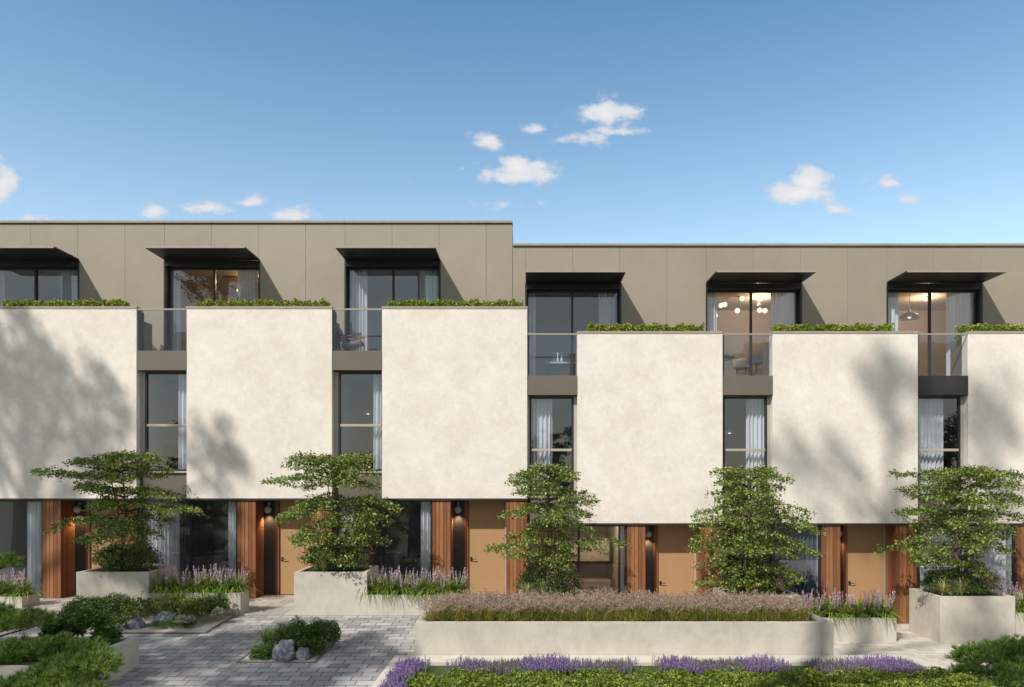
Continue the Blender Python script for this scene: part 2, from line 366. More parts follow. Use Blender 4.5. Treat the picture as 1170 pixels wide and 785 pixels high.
# ------------------------------------------------------------------ setting
def ramp_z(x, y): return -.05*max(0.0, 18.04-y)
LOW = -.70
o = MB().box(-300, 300, -300, 300, -2.2, -1.2).build('ground', 'earth'); tag(o, kind='structure')
o = MB().prism([(-16, 4), (-2.62, 4), (-2.62, 14.56), (-.4, 14.56), (-.4, 18.04), (-24, 18.04), (-24, 10)], -1.19, ramp_z).build('courtyard_paving', 'paving_grey'); tag(o, kind='structure')
o = MB().box(-24, -.4, 18.045, 21.3, -1.19, .012).build('porch_paving', 'paving_slab'); tag(o, kind='structure')
o = MB().prism([(-.4, 14.56), (7.63, 14.56), (8.0, 13.4), (8.0, 4), (22, 4), (26, 21.3), (-.4, 21.3)], -1.19, LOW).build('lower_paving', 'paving_pale'); tag(o, kind='structure')
o = MB().box(-.4, -.2, 14.6, 20.4, -.698, .012).build('retaining_wall', 'concrete'); tag(o, 'low concrete retaining wall between upper paving and lower paving, behind the long planter', 'retaining wall')

# ------------------------------------------------------------------ houses
ORD = ['leftmost', 'second from the left', 'third from the left', 'third from the right', 'second from the right', 'rightmost']
WHICH = ['leftmost house', 'second house from the left', 'third house from the left', 'third house from the right', 'second house from the right', 'rightmost house']
HL = ['leftmost townhouse, its white panel under broad tree shade and cut by the frame edge',
      'second townhouse from the left, brushed by tree shade on its white panel edge',
      'third townhouse from the left, last under the higher roof, wooden armchair on its balcony',
      'third townhouse from the right, first under the lower roof, dark kitchen island upstairs',
      'second townhouse from the right, glowing globe pendants behind its top window',
      'rightmost townhouse, cut by the frame edge, cream dome pendant behind its top window']
S = lambda x: x
def boards_front(mb, x0, x1, y, z0, z1, w=.105, gap=.009, th=.03):
    n = max(1, round((x1-x0)/w)); ww = (x1-x0)/n
    for i in range(n): mb.box(x0+i*ww+gap/2, x0+(i+1)*ww-gap/2, y, y+th, z0, z1)
def boards_side(mb, x, dx, y0, y1, z0, z1, w=.105, gap=.009):
    n = max(1, round((y1-y0)/w)); ww = (y1-y0)/n
    for i in range(n): mb.box(min(x, x+dx), max(x, x+dx), y0+i*ww+gap/2, y0+(i+1)*ww-gap/2, z0, z1)
Y2 = F/37.45
HOUSES = []
def window(h, name, x0, x1, y, z0, z1, mull=(), trans=(), fw=.05, fm='metal_frame', tm=None, sash=None, gm='glass'):
    fr = MB().frame(x0, x1, y-.04, y+.05, z0, z1, fw, fw, fw, fw)
    xs = [x0+fw]+[a for a in mull]+[x1-fw]
    for a in mull: fr.box(a-.03, a+.03, y-.045, y+.05, z0+fw, z1-fw)
    fo = fr.build(name, fm, h, bevel=.004)
    zs = sorted([z0+fw]+list(trans)+[z1-fw])
    if trans:
        tb = MB()
        for q in trans: tb.box(x0+fw, x1-fw, y-.055, y+.03, q-.035, q+.035)
        tb.build('transom', tm or fm, fo, bevel=.004)
    for i in range(len(xs)-1):
        for j in range(len(zs)-1):
            MB().box(xs[i], xs[i+1], y, y+.012, zs[j], zs[j+1]).build('pane', gm, fo)
    return fo
for k in range(6):
    X0 = -9.556 + (k-1)*5.506 + (.006*k)
    dz = 0 if k < 3 else LOW
    h = empty('townhouse', (X0, YF, dz), HL[k], 'townhouse', 'row of townhouses')
    HOUSES.append((h, X0, dz))
    GL, GR = X0-1.41, X0+4.10                      # gap start, panel end
    z = lambda a: a+dz
    # plaster panel
    MB().box(X0, GR, YF, YF+.30, z(2.84), z(8.19)).build('plaster_panel', 'plaster', h, bevel=.008)
    MB().box(X0, GR, YF+.003, YF+.2, z(2.79), z(2.838)).build('shadow_gap', 'charcoal', h)  # charcoal strip, drawn dark in place of the shadow gap under the panel
    MB().box(X0-.012, GR+.012, YF-.012, YF+.33, z(8.192), z(8.262)).build('panel_coping', 'coping', h, bevel=.004)
    # parapet planter box behind the panel
    pb = MB().box(X0, GR, YF+.80, YF+.86, z(6.96), z(7.93)).box(X0, X0+.05, YF+.302, YF+.798, z(6.96), z(7.93)).box(GR-.05, GR, YF+.302, YF+.798, z(6.96), z(7.93)).box(X0+.052, GR-.052, YF+.302, YF+.798, z(7.6), z(7.85))
    pb.build('parapet_planter', 'taupe_dark', h)
    # slabs
    MB().box(GL, GR, YF+.35, 27, z(2.86), z(3.14)).build('floor_slab', 'interior', h)
    MB().box(GL, GR, YF+.302, 27, z(6.50), z(6.94)).build('terrace_slab', 'interior', h)
    MB().box(GL, GR, YF+.12, YF+.30, z(2.81), z(2.9)).build('head_trim', 'charcoal', h) if False else None
    # balcony fascia + lower infill
    MB().box(GL+.015, X0-.003, YF-.015, YF+.28, z(6.46), z(7.005)).build('balcony_fascia', 'charcoal' if k == 5 else 'taupe_dark', h, bevel=.006)
    MB().box(GL+.06, X0-.003, YF+.16, YF+.30, z(2.82), z(3.56)).build('infill_panel', 'taupe_dark', h, bevel=.004)
    MB().box(GL+.004, X0-.004, YF+.12, YF+.34, z(2.76), z(2.80)).build('lintel', 'charcoal', h)
    # balustrade
    bl = MB().box(GL+.01, X0-.01, YF+.01, YF+.05, z(8.16), z(8.205)).build('balustrade', 'coping', h, bevel=.003)
    MB().box(GL+.03, X0-.02, YF+.025, YF+.037, z(7.01), z(8.158)).build('glass_panel', 'balcony_glass', bl)
    ps = MB()
    for px in ((GL+.02, GL+.055),): ps.box(px[0], px[1], YF+.06, YF+.30, z(6.95), z(8.15))
    ps.build('end_post', 'metal_frame', bl)
    # first-floor window
    yw = YF+.25
    window(h, 'window', GL+.13 if k < 3 else GL+.06, X0-.005 if k < 3 else X0-.09, yw, z(3.62), z(6.44), (), (z(4.92),), .055, 'metal_frame', 'metal_light')
    MB().box(GL+.01, X0-.005, YF+.10, YF+.30, z(3.565), z(3.61)).build('window_sill', 'metal_light', h, bevel=.004)
    MB().box(GL+.002, (GL+.128 if k < 3 else GL+.058), YF+.2, YF+.3, z(3.615), z(6.45)).box((X0-.0045 if k < 3 else X0-.088), X0-.002, YF+.2, YF+.3, z(3.615), z(6.45)).build('window_reveal', 'metal_light', h)
    # ground floor: glazing
    yg = YF+.14
    if k == 0: mu = (X0+.0,)
    elif k == 1: mu = (X0+.07,)
    elif k == 3: mu = (X0+.05, X0+1.2)
    else: mu = (X0+.02,)
    gw = window(h, 'ground_window', GL+.03, X0+1.40, yg, z(.02), z(2.80), mu, (), .05, 'metal_frame')
    hb = MB()
    for a in (-.10, .0): hb.tube([(mu[0]-.16+a, yg-.07, z(.75)), (mu[0]-.16+a, yg-.07, z(1.95))], .012, 6)
    hb.build('pull_handle', 'black', gw)
    # timber
    tb = MB(); boards_front(tb, X0+1.41, X0+1.93, YF+.05, z(.015), z(2.80)); boards_side(tb, X0+1.93, -.03, YF+.085, YF+.70, z(.015), z(2.80))
    boards_side(tb, X0+1.41, .03, YF+.085, YF+.12, z(.015), z(2.80))
    tb.build('timber_cladding', 'cedar', h, bevel=.002)
    tb = MB(); boards_front(tb, X0+3.50, X0+4.10, YF+.05, z(.015), z(2.80)); boards_side(tb, X0+3.50, .03, YF+.085, YF+.70, z(.015), z(2.80))
    tb.build('timber_cladding', 'cedar', h, bevel=.002)
    MB().box(X0+1.445, X0+1.895, YF+.085, YF+.70, z(.01), z(2.79)).build('pier_core', 'charcoal', h); MB().box(X0+3.535, X0+4.09, YF+.085, YF+.70, z(.01), z(2.79)).build('pier_core', 'charcoal', h)
    # soffit, recess back, door
    MB().box(X0+1.41, GR, YF+.203, YF+.95, z(2.802), z(2.857)).build('soffit', 'charcoal', h)
    yd = YF+.70
    MB().box(X0+1.90, X0+2.27, yd, yd+.05, z(.015), z(2.80)).build('recess_panel', 'charcoal', h)
    fr = MB().box(X0+2.272, X0+2.39, yd-.06, yd+.05, z(.015), z(2.80)).build('door_frame', 'cedar', h, bevel=.003)
    MB().box(X0+3.445, X0+3.50, yd-.05, yd+.05, z(.015), z(2.80)).build('door_jamb', 'metal_light', h)
    dr = MB().box(X0+2.395, X0+3.44, yd-.01, yd+.04, z(.03), z(2.795)).build('door', 'door_paint', h, bevel=.004)
    hd = MB().tube([(X0+2.47, yd-.01, z(1.06)), (X0+2.47, yd-.07, z(1.06)), (X0+2.61, yd-.07, z(1.06))], .011, 8).box(X0+2.44, X0+2.50, yd-.022, yd-.012, z(1.0), z(1.12))
    hd.build('handle', 'black', dr)
    # wall lamp
    lp = MB().box(X0+2.055, X0+2.125, yd-.06, yd-.002, z(2.62), z(2.72)).tube([(X0+2.09, yd-.10, z(2.60)), (X0+2.09, yd-.10, z(2.69)), (X0+2.09, yd-.03, z(2.69))], .014, 8).build('wall_lamp', 'metal_light', h)
    MB().ball((X0+2.09, yd-.14, z(2.51)), .11, 20).build('globe', 'metal_light', lp, True)
    ld = bpy.data.lights.new('lamp_light', 'SPOT'); ld.energy = 34; ld.color = (1, .62, .32); ld.spot_size = R(120); ld.spot_blend = .7; ld.shadow_soft_size = .04
    lo = bpy.data.objects.new('lamp_light', ld); col.objects.link(lo); lo.parent = lp; lo.location = (2.09, .70-.10, 2.36)
    # rooms: L0, L1
    im0 = ['interior_dark', 'interior', 'interior_dark', 'furniture_beige', 'interior_dark', 'interior'][k]
    rm = MB().box(GL+.03, GR-.03, 25.5, 25.6, z(.02), z(2.855)).box(GL-.02, GL+.028, YF+.36, 25.6, z(.0), z(2.855)).box(X0+1.35, X0+1.40, YF+.22, 25.5, z(.0), z(2.855))
    rm.build('ground_floor_room', im0, h)
    MB().box(GL+.03, X0+1.40, YF+.08, 25.5, z(-.3), z(.016)).build('ground_floor', 'room_floor' if k == 3 else 'interior_dark', h)
    MB().box(GL+.03, GR-.03, 25.5, 25.6, z(3.14), z(6.5)).box(GL-.02, GL+.028, YF+.31, 25.6, z(3.145), z(6.5)).box(GR-.05, GR-.03, YF+.31, 25.5, z(3.145), z(6.5)).build('first_floor_room', 'interior_dark', h)
    # upper storey
    UL = {0: X0-4, 3: X0-1.856}.get(k, X0-1.455); UR = {2: X0+3.65, 5: X0+8}.get(k, X0+4.051+.006)
    DL, DR = X0-1.455, X0+1.41
    top = z(11.19)
    cw = MB()
    seams = sorted([a for a in ((UL if UL < DL-.1 else None), DL, X0-.022, DR, X0+2.85, UR, (X0-2.7 if k == 0 else None), (X0+5 if k == 5 else None)) if a is not None])
    for a, b_ in zip(seams[:-1], seams[1:]):
        g_ = .0025
        if b_ <= DL+.01 or a >= DR-.01: cw.box(a+g_, b_-g_, Y2, Y2+.12, z(6.95), top)
        else: cw.box(a+g_, b_-g_, Y2, Y2+.12, z(10.13), top)
    cw.build('metal_cladding', 'taupe', h, bevel=.003)
    bw = MB()
    if UL < DL-.1: bw.box(UL, DL-.02, Y2+.122, Y2+.3, z(6.95), top-.01)
    bw.box(DR+.02, UR, Y2+.122, Y2+.3, z(6.95), top-.01).box(DL-.02, DR+.02, Y2+.122, Y2+.3, z(10.14), top-.01).build('backing_wall', 'charcoal', h)
    MB().box(UL+.001, UR-.001 if k != 2 else UR+.01, Y2-.05, Y2+.32, top+.012, top+.085).build('roof_coping', 'coping', h, bevel=.004)
    MB().box(UL, UR, Y2+.322, 28, z(10.32), top-.1).build('roof', 'coping', h)
    if k == 2:
        MB().box(UR-.06, UR-.001, Y2+.13, 28, z(9.5), top+.01).build('gable_cladding', 'taupe', h)
    # canopy
    yc = Y2-1.16
    MB().box(DL, DR+.03, yc, Y2-.002, z(10.075), z(10.125)).build('canopy', 'canopy_metal', h, bevel=.003)
    MB().box(DL-.002, DR+.032, yc-.008, yc-.001, z(10.07), z(10.128)).build('canopy_edge', 'coping', h)
    # dormer window in a reveal
    yu = Y2+.30
    MB().box(DL-.02, DL+.03, Y2-.01, yu+.04, z(6.95), z(10.07)).box(DR-.0, DR+.05, Y2-.01, yu+.04, z(6.95), z(10.07)).box(DL+.03, DR, Y2+.01, yu+.04, z(9.90), z(10.07)).build('dormer_surround', 'metal_frame', h)
    mid = (DL+DR)/2
    window(h, 'dormer_window', DL+.032, DR-.002, yu-.05, z(6.95), z(9.898), (mid,), (), .045, 'metal_frame')
    uw = ['interior', 'interior_warm', 'interior', 'interior', 'interior_warm', 'interior_warm'][k]
    MB().box(X0-1.75, X0+3.55, 26.0, 26.1, z(6.94), z(10.3)).box(X0-1.75, X0-1.7, yu+.05, 26, z(6.945), z(10.3)).box(X0+3.5, X0+3.55, yu+.05, 26, z(6.945), z(10.3)).build('top_floor_room', uw, h)
    MB().box(X0-1.85, X0+3.64, yu+.05, 26, z(10.15), z(10.31)).build('ceiling', uw, h)
    if k in (1, 4, 5):
        ad = bpy.data.lights.new('room_light', 'POINT'); ad.energy = {1: 45, 4: 75, 5: 70}[k]; ad.shadow_soft_size = .05; ad.color = (1, .74, .48)
        ao = bpy.data.objects.new('room_light', ad); col.objects.link(ao); ao.parent = h; ao.location = (.8, 3.6, 9.95)
        MB().lathe((X0+.8, YF+3.6, z(10.13)), [(.001, -.12), (.06, -.12), (.06, 0)], 20).build('ceiling_lamp', 'bulb', h)

# ------------------------------------------------------------------ interior and balcony things
def house(k): return HOUSES[k][1], HOUSES[k][2]
def cu(px0, px1, s, y, k, z0, z1, lab, mat='curtain'):
    X0, dz = house(k); xa, xb = (px0-600)/s, (px1-600)/s
    n = max(8, int((xb-xa)/.012)); V = []; Fc = []; ph = random.uniform(0, 6)
    zs = np.linspace(z0+dz, z1+dz, 5)
    for th in (0, .004):
        for i in range(n+1):
            x = xa+(xb-xa)*i/n; d = .045*math.sin((x-xa)/.115*2*math.pi+ph+.6*math.sin(x*5)) + .012*math.sin(x*70)
            for j, q in enumerate(zs): V.append((x, y+d*(1.1-.2*j/4)+th, q))
    m_ = (n+1)*5
    for L in (0, 1):
        for i in range(n):
            for j in range(4):
                a = L*m_+i*5+j; f = (a, a+5, a+6, a+1); Fc.append(f if L == 0 else f[::-1])
    o = mesh_obj('curtain', V, Fc, mat, None, True); tag(o, lab, 'curtain', 'curtains behind the windows')
cs = F/(Y2+.42)
for k, a, b_, side in ((0, -8, 8, 'left'), (0, 73, 92, 'right'), (1, 190, 210, 'left'), (1, 276, 297, 'right'), (2, 397, 423, 'left'), (2, 483, 501, 'right'), (3, 602, 615, 'left'), (3, 688, 706, 'right'),
                       (4, 808, 822, 'left'), (4, 885, 910, 'right'), (5, 1014, 1029, 'left'), (5, 1086, 1116, 'right')):
    a -= 4; b_ -= 3 if side == 'left' else 2
    cu(a, b_, cs, Y2+.42, k, 6.97, 9.93, 'white curtain at the %s side of the top floor window, %s' % (side, WHICH[k]))
s1 = F/(YF+.45)
for k, a, b_, side in ((1, 204, 214, 'right'), (2, 427, 437, 'right'), (3, 607, 631, 'left'), (4, 853, 877, 'right'), (5, 1049, 1077, 'left')):
    cu(a, b_, s1, YF+.45, k, 3.16, 6.48, 'pale curtain at the %s side of the first floor window, %s' % (side, WHICH[k]))
s0 = F/(YF+.32)
for k, a, b_, side, mt in ((0, 32, 47, 'right', 'curtain'), (1, 160, 206, 'left', 'curtain'), (1, 261, 272, 'right', 'curtain'), (2, 386, 405, 'left', 'curtain'), (2, 481, 494, 'right', 'curtain'),
                       (3, 706, 713, 'right', 'curtain'), (4, 857, 935, 'right', 'curtain_blue'), (5, 1049, 1150, 'long', 'curtain')):
    cu(a, b_, s0, YF+.32, k, .02, 2.78, ('%s curtain, %s side of the ground floor window, %s' % ('dark blue' if mt != 'curtain' else 'pale blue-white', side, WHICH[k])) if side != 'long' else 'long pale curtain filling the rightmost ground floor window', mt)
def pt(px, py, Y): return ((px-600)*Y/F, Y, EYE-(py-551)*Y/F)
# armchair on balcony of house 2
X0, dz = house(2)
ac = empty('armchair', (X0-1.1, YF+.75, 6.96), 'wooden armchair with dark grey seat on the glass-fronted balcony', 'armchair')
cx, cy, cz = X0-1.02, YF+.75, 6.96
for sx_ in (-1, 1):
    for sy_ in (-1, 1):
        MB().tube([(cx+sx_*.30, cy+sy_*.27, cz), (cx+sx_*.28, cy+sy_*.25, cz+.62 if sx_ > 0 else cz+.60)], [.014, .02], 8).build('leg', 'furniture_wood', ac, True)
for sy_ in (-1, 1):
    MB().tube([(cx-.33, cy+sy_*.26, cz+.60), (cx-.02, cy+sy_*.27, cz+.56), (cx+.32, cy+sy_*.26, cz+.64)], [.018, .024, .016], 8).build('armrest', 'furniture_wood', ac, True)
MB().prism([(cx-.27, cy-.24), (cx+.29, cy-.24), (cx+.29, cy+.24), (cx-.27, cy+.24)], lambda x, y: cz+.30+(x-cx)*.18, lambda x, y: cz+.42+(x-cx)*.18).build('seat', 'cushion', ac, bevel=.03)
bk = MB(); i0 = 0
bk.v = [(cx-.27, cy-.24, cz+.40), (cx-.19, cy-.24, cz+.40), (cx-.19, cy+.24, cz+.40), (cx-.27, cy+.24, cz+.40), (cx-.44, cy-.22, cz+.86), (cx-.36, cy-.22, cz+.86), (cx-.36, cy+.22, cz+.86), (cx-.44, cy+.22, cz+.86)]
bk.f = [(0,3,2,1),(4,5,6,7),(0,1,5,4),(1,2,6,5),(2,3,7,6),(3,0,4,7)]
bk.build('backrest', 'cushion', ac, bevel=.03)
# shell dining chairs and table in house 4 top floor
X0, dz = house(4)
FL = 7.38
MB().box(X0-1.65, X0+3.45, 22.56, 25.95, 6.95+dz, FL+dz).build('raised_floor', 'room_floor', HOUSES[4][0])
def dining_table(x, y, z0, lab, r=.75):
    t_ = empty('dining_table', (x, y, z0), lab, 'table')
    MB().lathe((x, y, z0), [(.001, .70), (r, .71), (r, .74), (.001, .74)], 32).build('tabletop', 'furniture_wood', t_)
    MB().lathe((x, y, z0), [(.001, 0), (.32, 0), (.28, .05), (.12, .4), (.28, .70), (.001, .70)], 24).build('pedestal', 'furniture_beige', t_, True)
dining_table(X0-.85, 24.1, FL+.003+dz, 'round wooden dining table behind the balcony glass, below the globe pendants', .8)
def shell_chair(x, y, z0, rz, lab, group='pale shell chairs round the dining table'):
    c = empty('shell_chair', (0, 0, 0), lab, 'chair', group)
    v = []; f = []; n = 14
    for th in (0, .03):
        for i in range(n+1):
            a = math.pi*(-.08+1.16*i/n)
            for j in range(5):
                r = .25+th*1.0+.03*j/4; q = .42+.40*j/4*(.55+.45*math.sin(max(0, min(math.pi, a))))
                v.append((r*math.cos(a), r*math.sin(a), q))
    m_ = (n+1)*5
    for L in (0, 1):
        for i in range(n):
            for j in range(4):
                a = L*m_+i*5+j; q = (a, a+5, a+6, a+1); f.append(q if L == 0 else q[::-1])
    for i in range(n): a = i*5+4; f.append((a, a+5, a+5+m_, a+m_))
    mesh_obj('backrest', v, f, 'furniture_white', c, True)
    MB().lathe((0, 0, 0), [(.001, .40), (.25, .40), (.27, .43), (.25, .48), (.001, .48)], 20).build('seat', 'furniture_white', c, True)
    for a in (45, 135, 225, 315):
        MB().tube([(.19*math.cos(R(a)), .19*math.sin(R(a)), .40), (.25*math.cos(R(a)), .25*math.sin(R(a)), 0)], .011, 6).build('leg', 'black', c)
    c.location = (x, y, z0); c.rotation_euler.z = rz
p = pt(863, 422, 23.3); shell_chair(p[0], 23.2, FL+.003+dz, R(-60), 'pale shell chair nearest the balcony glass, at the right of the table')
shell_chair(X0-1.35, 23.1, FL+.003+dz, R(200), 'pale shell chair at the left of the table, mostly hidden by the wall')
shell_chair(X0+.25, 24.3, FL+.003+dz, R(-20), 'pale shell chair on the far side of the table, behind the nearer one')
# globe cluster pendant
cl_ = empty('pendant_cluster', (X0+.0, 24, 10.12+dz), 'cluster of glowing globe pendants behind the top window, second house from the right', 'pendant lamp')
for px, py in ((848, 341), (867, 334), (870, 331.5) if False else (824, 349), (842.5, 355), (868, 354.5), (874, 355), (817, 361), (822.5, 348) if False else (828, 348)):
    p = pt(px, py, 24.0+random.uniform(-.25, .25))
    MB().ball(p, .085, 16).build('globe', 'bulb', cl_, True)
    MB().tube([(p[0], p[1], p[2]+.08), (p[0]*.6+(X0+.1)*.4, p[1], p[2]+.35), (X0+.1, 24, 10.12+dz)], .006, 5).build('stem', 'black', cl_)
def dome_pendant(px, py, Y, r, ztop, lab, mat='furniture_white'):
    p = pt(px, py, Y); l = empty('dome_pendant', p, lab, 'pendant lamp', 'dome pendant lamps behind the windows')
    MB().lathe(p, [(r, -.0), (r*.96, r*.22), (r*.75, r*.45), (r*.4, r*.62), (r*.12, r*.68), (r*.12, r*.95), (.001, r*.95)], 24).build('shade', mat, l, True)
    MB().tube([(p[0], p[1], p[2]+r*.9), (p[0], p[1], ztop)], .006, 5).build('cord', 'black', l)
    MB().ball((p[0], p[1], p[2]+r*.15), min(r*.28, .05), 12).build('bulb', 'bulb', l, True)
dome_pendant(1039, 364, 23.6, .30, 10.12+LOW, 'cream dome pendant lamp behind the top window, rightmost house', 'furniture_beige')
dome_pendant(420.5, 473, 22.5, .15, 6.48, 'small white dome pendant lamp over a table, first floor, third house from the left')
dome_pendant(833.5, 495, 22.3, .16, 6.48+LOW, 'small white dome pendant lamp behind the first floor window, second house from the right')
# wide cream shade in house 1
dome_pendant(272, 335, 24.2, .62, 10.12, 'very wide cream pendant shade behind the top window, second house from the left', 'furniture_beige')
# kitchen island house 3 top
X0, dz = house(3)
isl = empty('kitchen_island', (X0-.6, 23.4, 6.96+dz), 'dark kitchen island with white worktop behind the balcony glass', 'kitchen island')
MB().box(X0-.75, X0+1.4, 23.3, 24.1, 6.965+dz, 7.80+dz).build('cabinet', 'furniture_dark', isl)
MB().box(X0-.85, X0+1.5, 23.2, 24.15, 7.802+dz, 7.85+dz).build('worktop', 'furniture_white', isl)
sh = empty('wall_shelf', (X0-.3, 25.7, 8.6+dz), 'long pale wall shelf above the dark kitchen island', 'shelf')
MB().box(X0-1.5, X0+1.6, 25.68, 25.98, 8.55+dz, 8.60+dz).build('board', 'furniture_white', sh); MB().box(X0-1.4, X0+1.5, 25.94, 25.985, 8.40+dz, 8.545+dz).build('back_rail', 'furniture_white', sh)
for i in range(3):
    vn = ('leftmost', 'middle', 'rightmost')[i]
    o = MB().lathe((X0-.55+i*.13, 23.5, 7.852+dz), [(.001, 0), (.045, 0), (.05, .12), (.02, .2), (.028, .34), (.001, .34)], 14).build('glass_vase', 'furniture_white', None, True)
    tag(o, vn+' of the three slim pale vases in a row on the dark kitchen island', 'vase', 'vases on the kitchen island')
o = MB().box(X0+.38, X0+.75, 23.4, 23.6, 7.852+dz, 8.1+dz).build('toaster', 'furniture_white', None, bevel=.03); tag(o, 'pale boxy toaster on the white island worktop', 'toaster')
# drawers house 2 top
X0, dz = house(2)
ch = empty('chest_of_drawers', (X0-.3, 25, 6.96), 'tall grey-white chest of drawers behind the glass balcony, third house from the left', 'chest of drawers')
MB().box(X0-.55, X0+.9, 24.6, 25.2, 6.965, 8.45).build('carcass', 'furniture_white', ch)
for i in range(3):
    d = MB().box(X0-.52, X0+.87, 24.575, 24.598, 7.0+i*.48, 7.44+i*.48).build('drawer', 'furniture_white', ch, bevel=.004)
    MB().box(X0-.3, X0+.1, 24.55, 24.573, 7.34+i*.48, 7.37+i*.48).build('handle', 'metal_light', d)
# lounge seat house 5 top
X0, dz = house(5)
lg = empty('lounge_chair', (X0-1.1, 23.6, 6.96+dz), 'pale rounded lounge chair behind the balcony glass, rightmost house', 'armchair')
MB().lathe((X0-1.25, 23.7, 6.96+dz), [(.001, .28), (.42, .28), (.48, .38), (.42, .50), (.001, .52)], 24).build('seat', 'furniture_white', lg, True)
MB().tube([(X0-1.25+.42*math.cos(a), 23.7+.42*math.sin(a), 6.96+dz+.62) for a in np.linspace(-.6, 3.6, 14)], .09, 10).build('backrest', 'cushion', lg, True)
for a in (45, 135, 225, 315): MB().tube([(X0-1.25+.3*math.cos(R(a)), 23.7+.3*math.sin(R(a)), 6.965+dz+.3), (X0-1.25+.36*math.cos(R(a)), 23.7+.36*math.sin(R(a)), 6.965+dz)], .014, 6).build('leg', 'black', lg)
# table and stools, house 2 first floor
X0, dz = house(2)
tb = empty('table', (X0-.15, 22.4, 3.15), 'small wooden table beside the curtain, first floor of third house from left', 'table')
MB().box(X0-.62, X0+.5, 22.0, 22.8, 4.28, 4.33).build('tabletop', 'furniture_wood', tb)
for a, b_ in ((-.55, 22.08), (.42, 22.08), (-.55, 22.7), (.42, 22.7)): MB().box(X0+a, X0+a+.09, b_, b_+.07, 3.145, 4.279).build('leg', 'furniture_wood', tb)
for i, (a, q) in enumerate(((-1.0, 'nearest the window frame'), (-.55, 'beside the table leg'))):
    st = empty('bar_stool', (X0+a, 21.7, 3.145), 'dark padded bar stool with wooden legs, %s' % q, 'stool', 'bar stools on the first floor')
    MB().lathe((X0+a, 21.7, 3.145), [(.001, .86), (.22, .86), (.25, .92), (.22, .99), (.001, 1.0)], 18).build('seat', 'furniture_dark', st, True)
    for e in (45, 135, 225, 315): MB().tube([(X0+a+.15*math.cos(R(e)), 21.7+.15*math.sin(R(e)), 4.0), (X0+a+.22*math.cos(R(e)), 21.7+.22*math.sin(R(e)), 3.147)], .02, 6).build('leg', 'furniture_wood', st)
# bed house 1 first floor
X0, dz = house(1)
bd = empty('bed', (X0-.6, 22.6, 3.145), 'bed with dark headboard behind the first floor window, second house from left', 'bed')
MB().box(X0-1.25, X0+.6, 21.9, 23.9, 3.3, 3.75).build('mattress', 'cushion', bd, bevel=.05); MB().box(X0-1.3, X0-1.22, 21.85, 23.95, 3.15, 4.45).build('headboard', 'furniture_dark', bd)
for i in range(2): MB().box(X0-1.2, X0-.75, 22.0+i*.95, 22.85+i*.95, 3.76, 3.95).build('pillow', 'furniture_white', bd, bevel=.08)
for e, g_ in ((-1.2, 21.95), (.5, 21.95), (-1.2, 23.8), (.5, 23.8)): MB().box(X0+e, X0+e+.06, g_, g_+.06, 3.145, 3.3).build('leg', 'furniture_dark', bd)
# ground floor kitchens
def kitchen(k, x0, x1, y, mat, lab, violet=False):
    X0, dz = house(k); kk = empty('kitchen_counter', (X0+x0, y, dz), lab, 'kitchen counter', 'ground floor kitchen counters')
    MB().box(X0+x0, X0+x1, y, y+.6, dz+.02, dz+.86).build('cabinet', mat, kk); MB().box(X0+x0-.01, X0+x1+.01, y-.02, y+.61, dz+.862, dz+.90).build('worktop', 'furniture_dark' if mat != 'furniture_beige' else mat, kk)
    MB().box(X0+x0, X0+x1, y+.25, y+.6, dz+1.5, dz+2.2).build('wall_cupboard', mat, kk)
    for i in range(2): MB().box(X0+x0+.1+i*.5, X0+x0+.45+i*.5, y-.03, y-.002, dz+.7, dz+.72).build('handle', 'black', kk)
    if violet: MB().box(X0+x0, X0+x1, y+.5, y+.58, dz+.905, dz+.98).build('light_strip', 'violet_light', kk)
kitchen(1, .15, 1.3, 22.5, 'furniture_white', 'white kitchen counter with violet light strip behind ground floor glass', True)
kitchen(2, .1, 1.3, 23.2, 'cushion', 'dim grey kitchen counter behind ground floor glass beside the tree in its square planter')
kitchen(3, -.1, 1.2, 22.8, 'furniture_beige', 'beige kitchen counter behind ground floor glass, above the fountain grass')
kitchen(5, -.9, .6, 23.2, 'furniture_white', 'white kitchen counter half hidden by the curtain, rightmost house')
# fill furniture-lit spots (recessed downlights real lamps) in house 3 ground room
X0, dz = house(3)
ad = bpy.data.lights.new('room_light', 'POINT'); ad.energy = 38; ad.shadow_soft_size = .05; ad.color = (1, .78, .55)
ao = bpy.data.objects.new('room_light', ad); col.objects.link(ao); ao.parent = HOUSES[3][0]; ao.location = (.5, 1.4, 2.65)
MB().lathe((X0+.5, YF+1.4, 2.84+dz), [(.001, -.1), (.06, -.1), (.06, 0)], 16).build('ceiling_lamp', 'bulb', HOUSES[3][0])

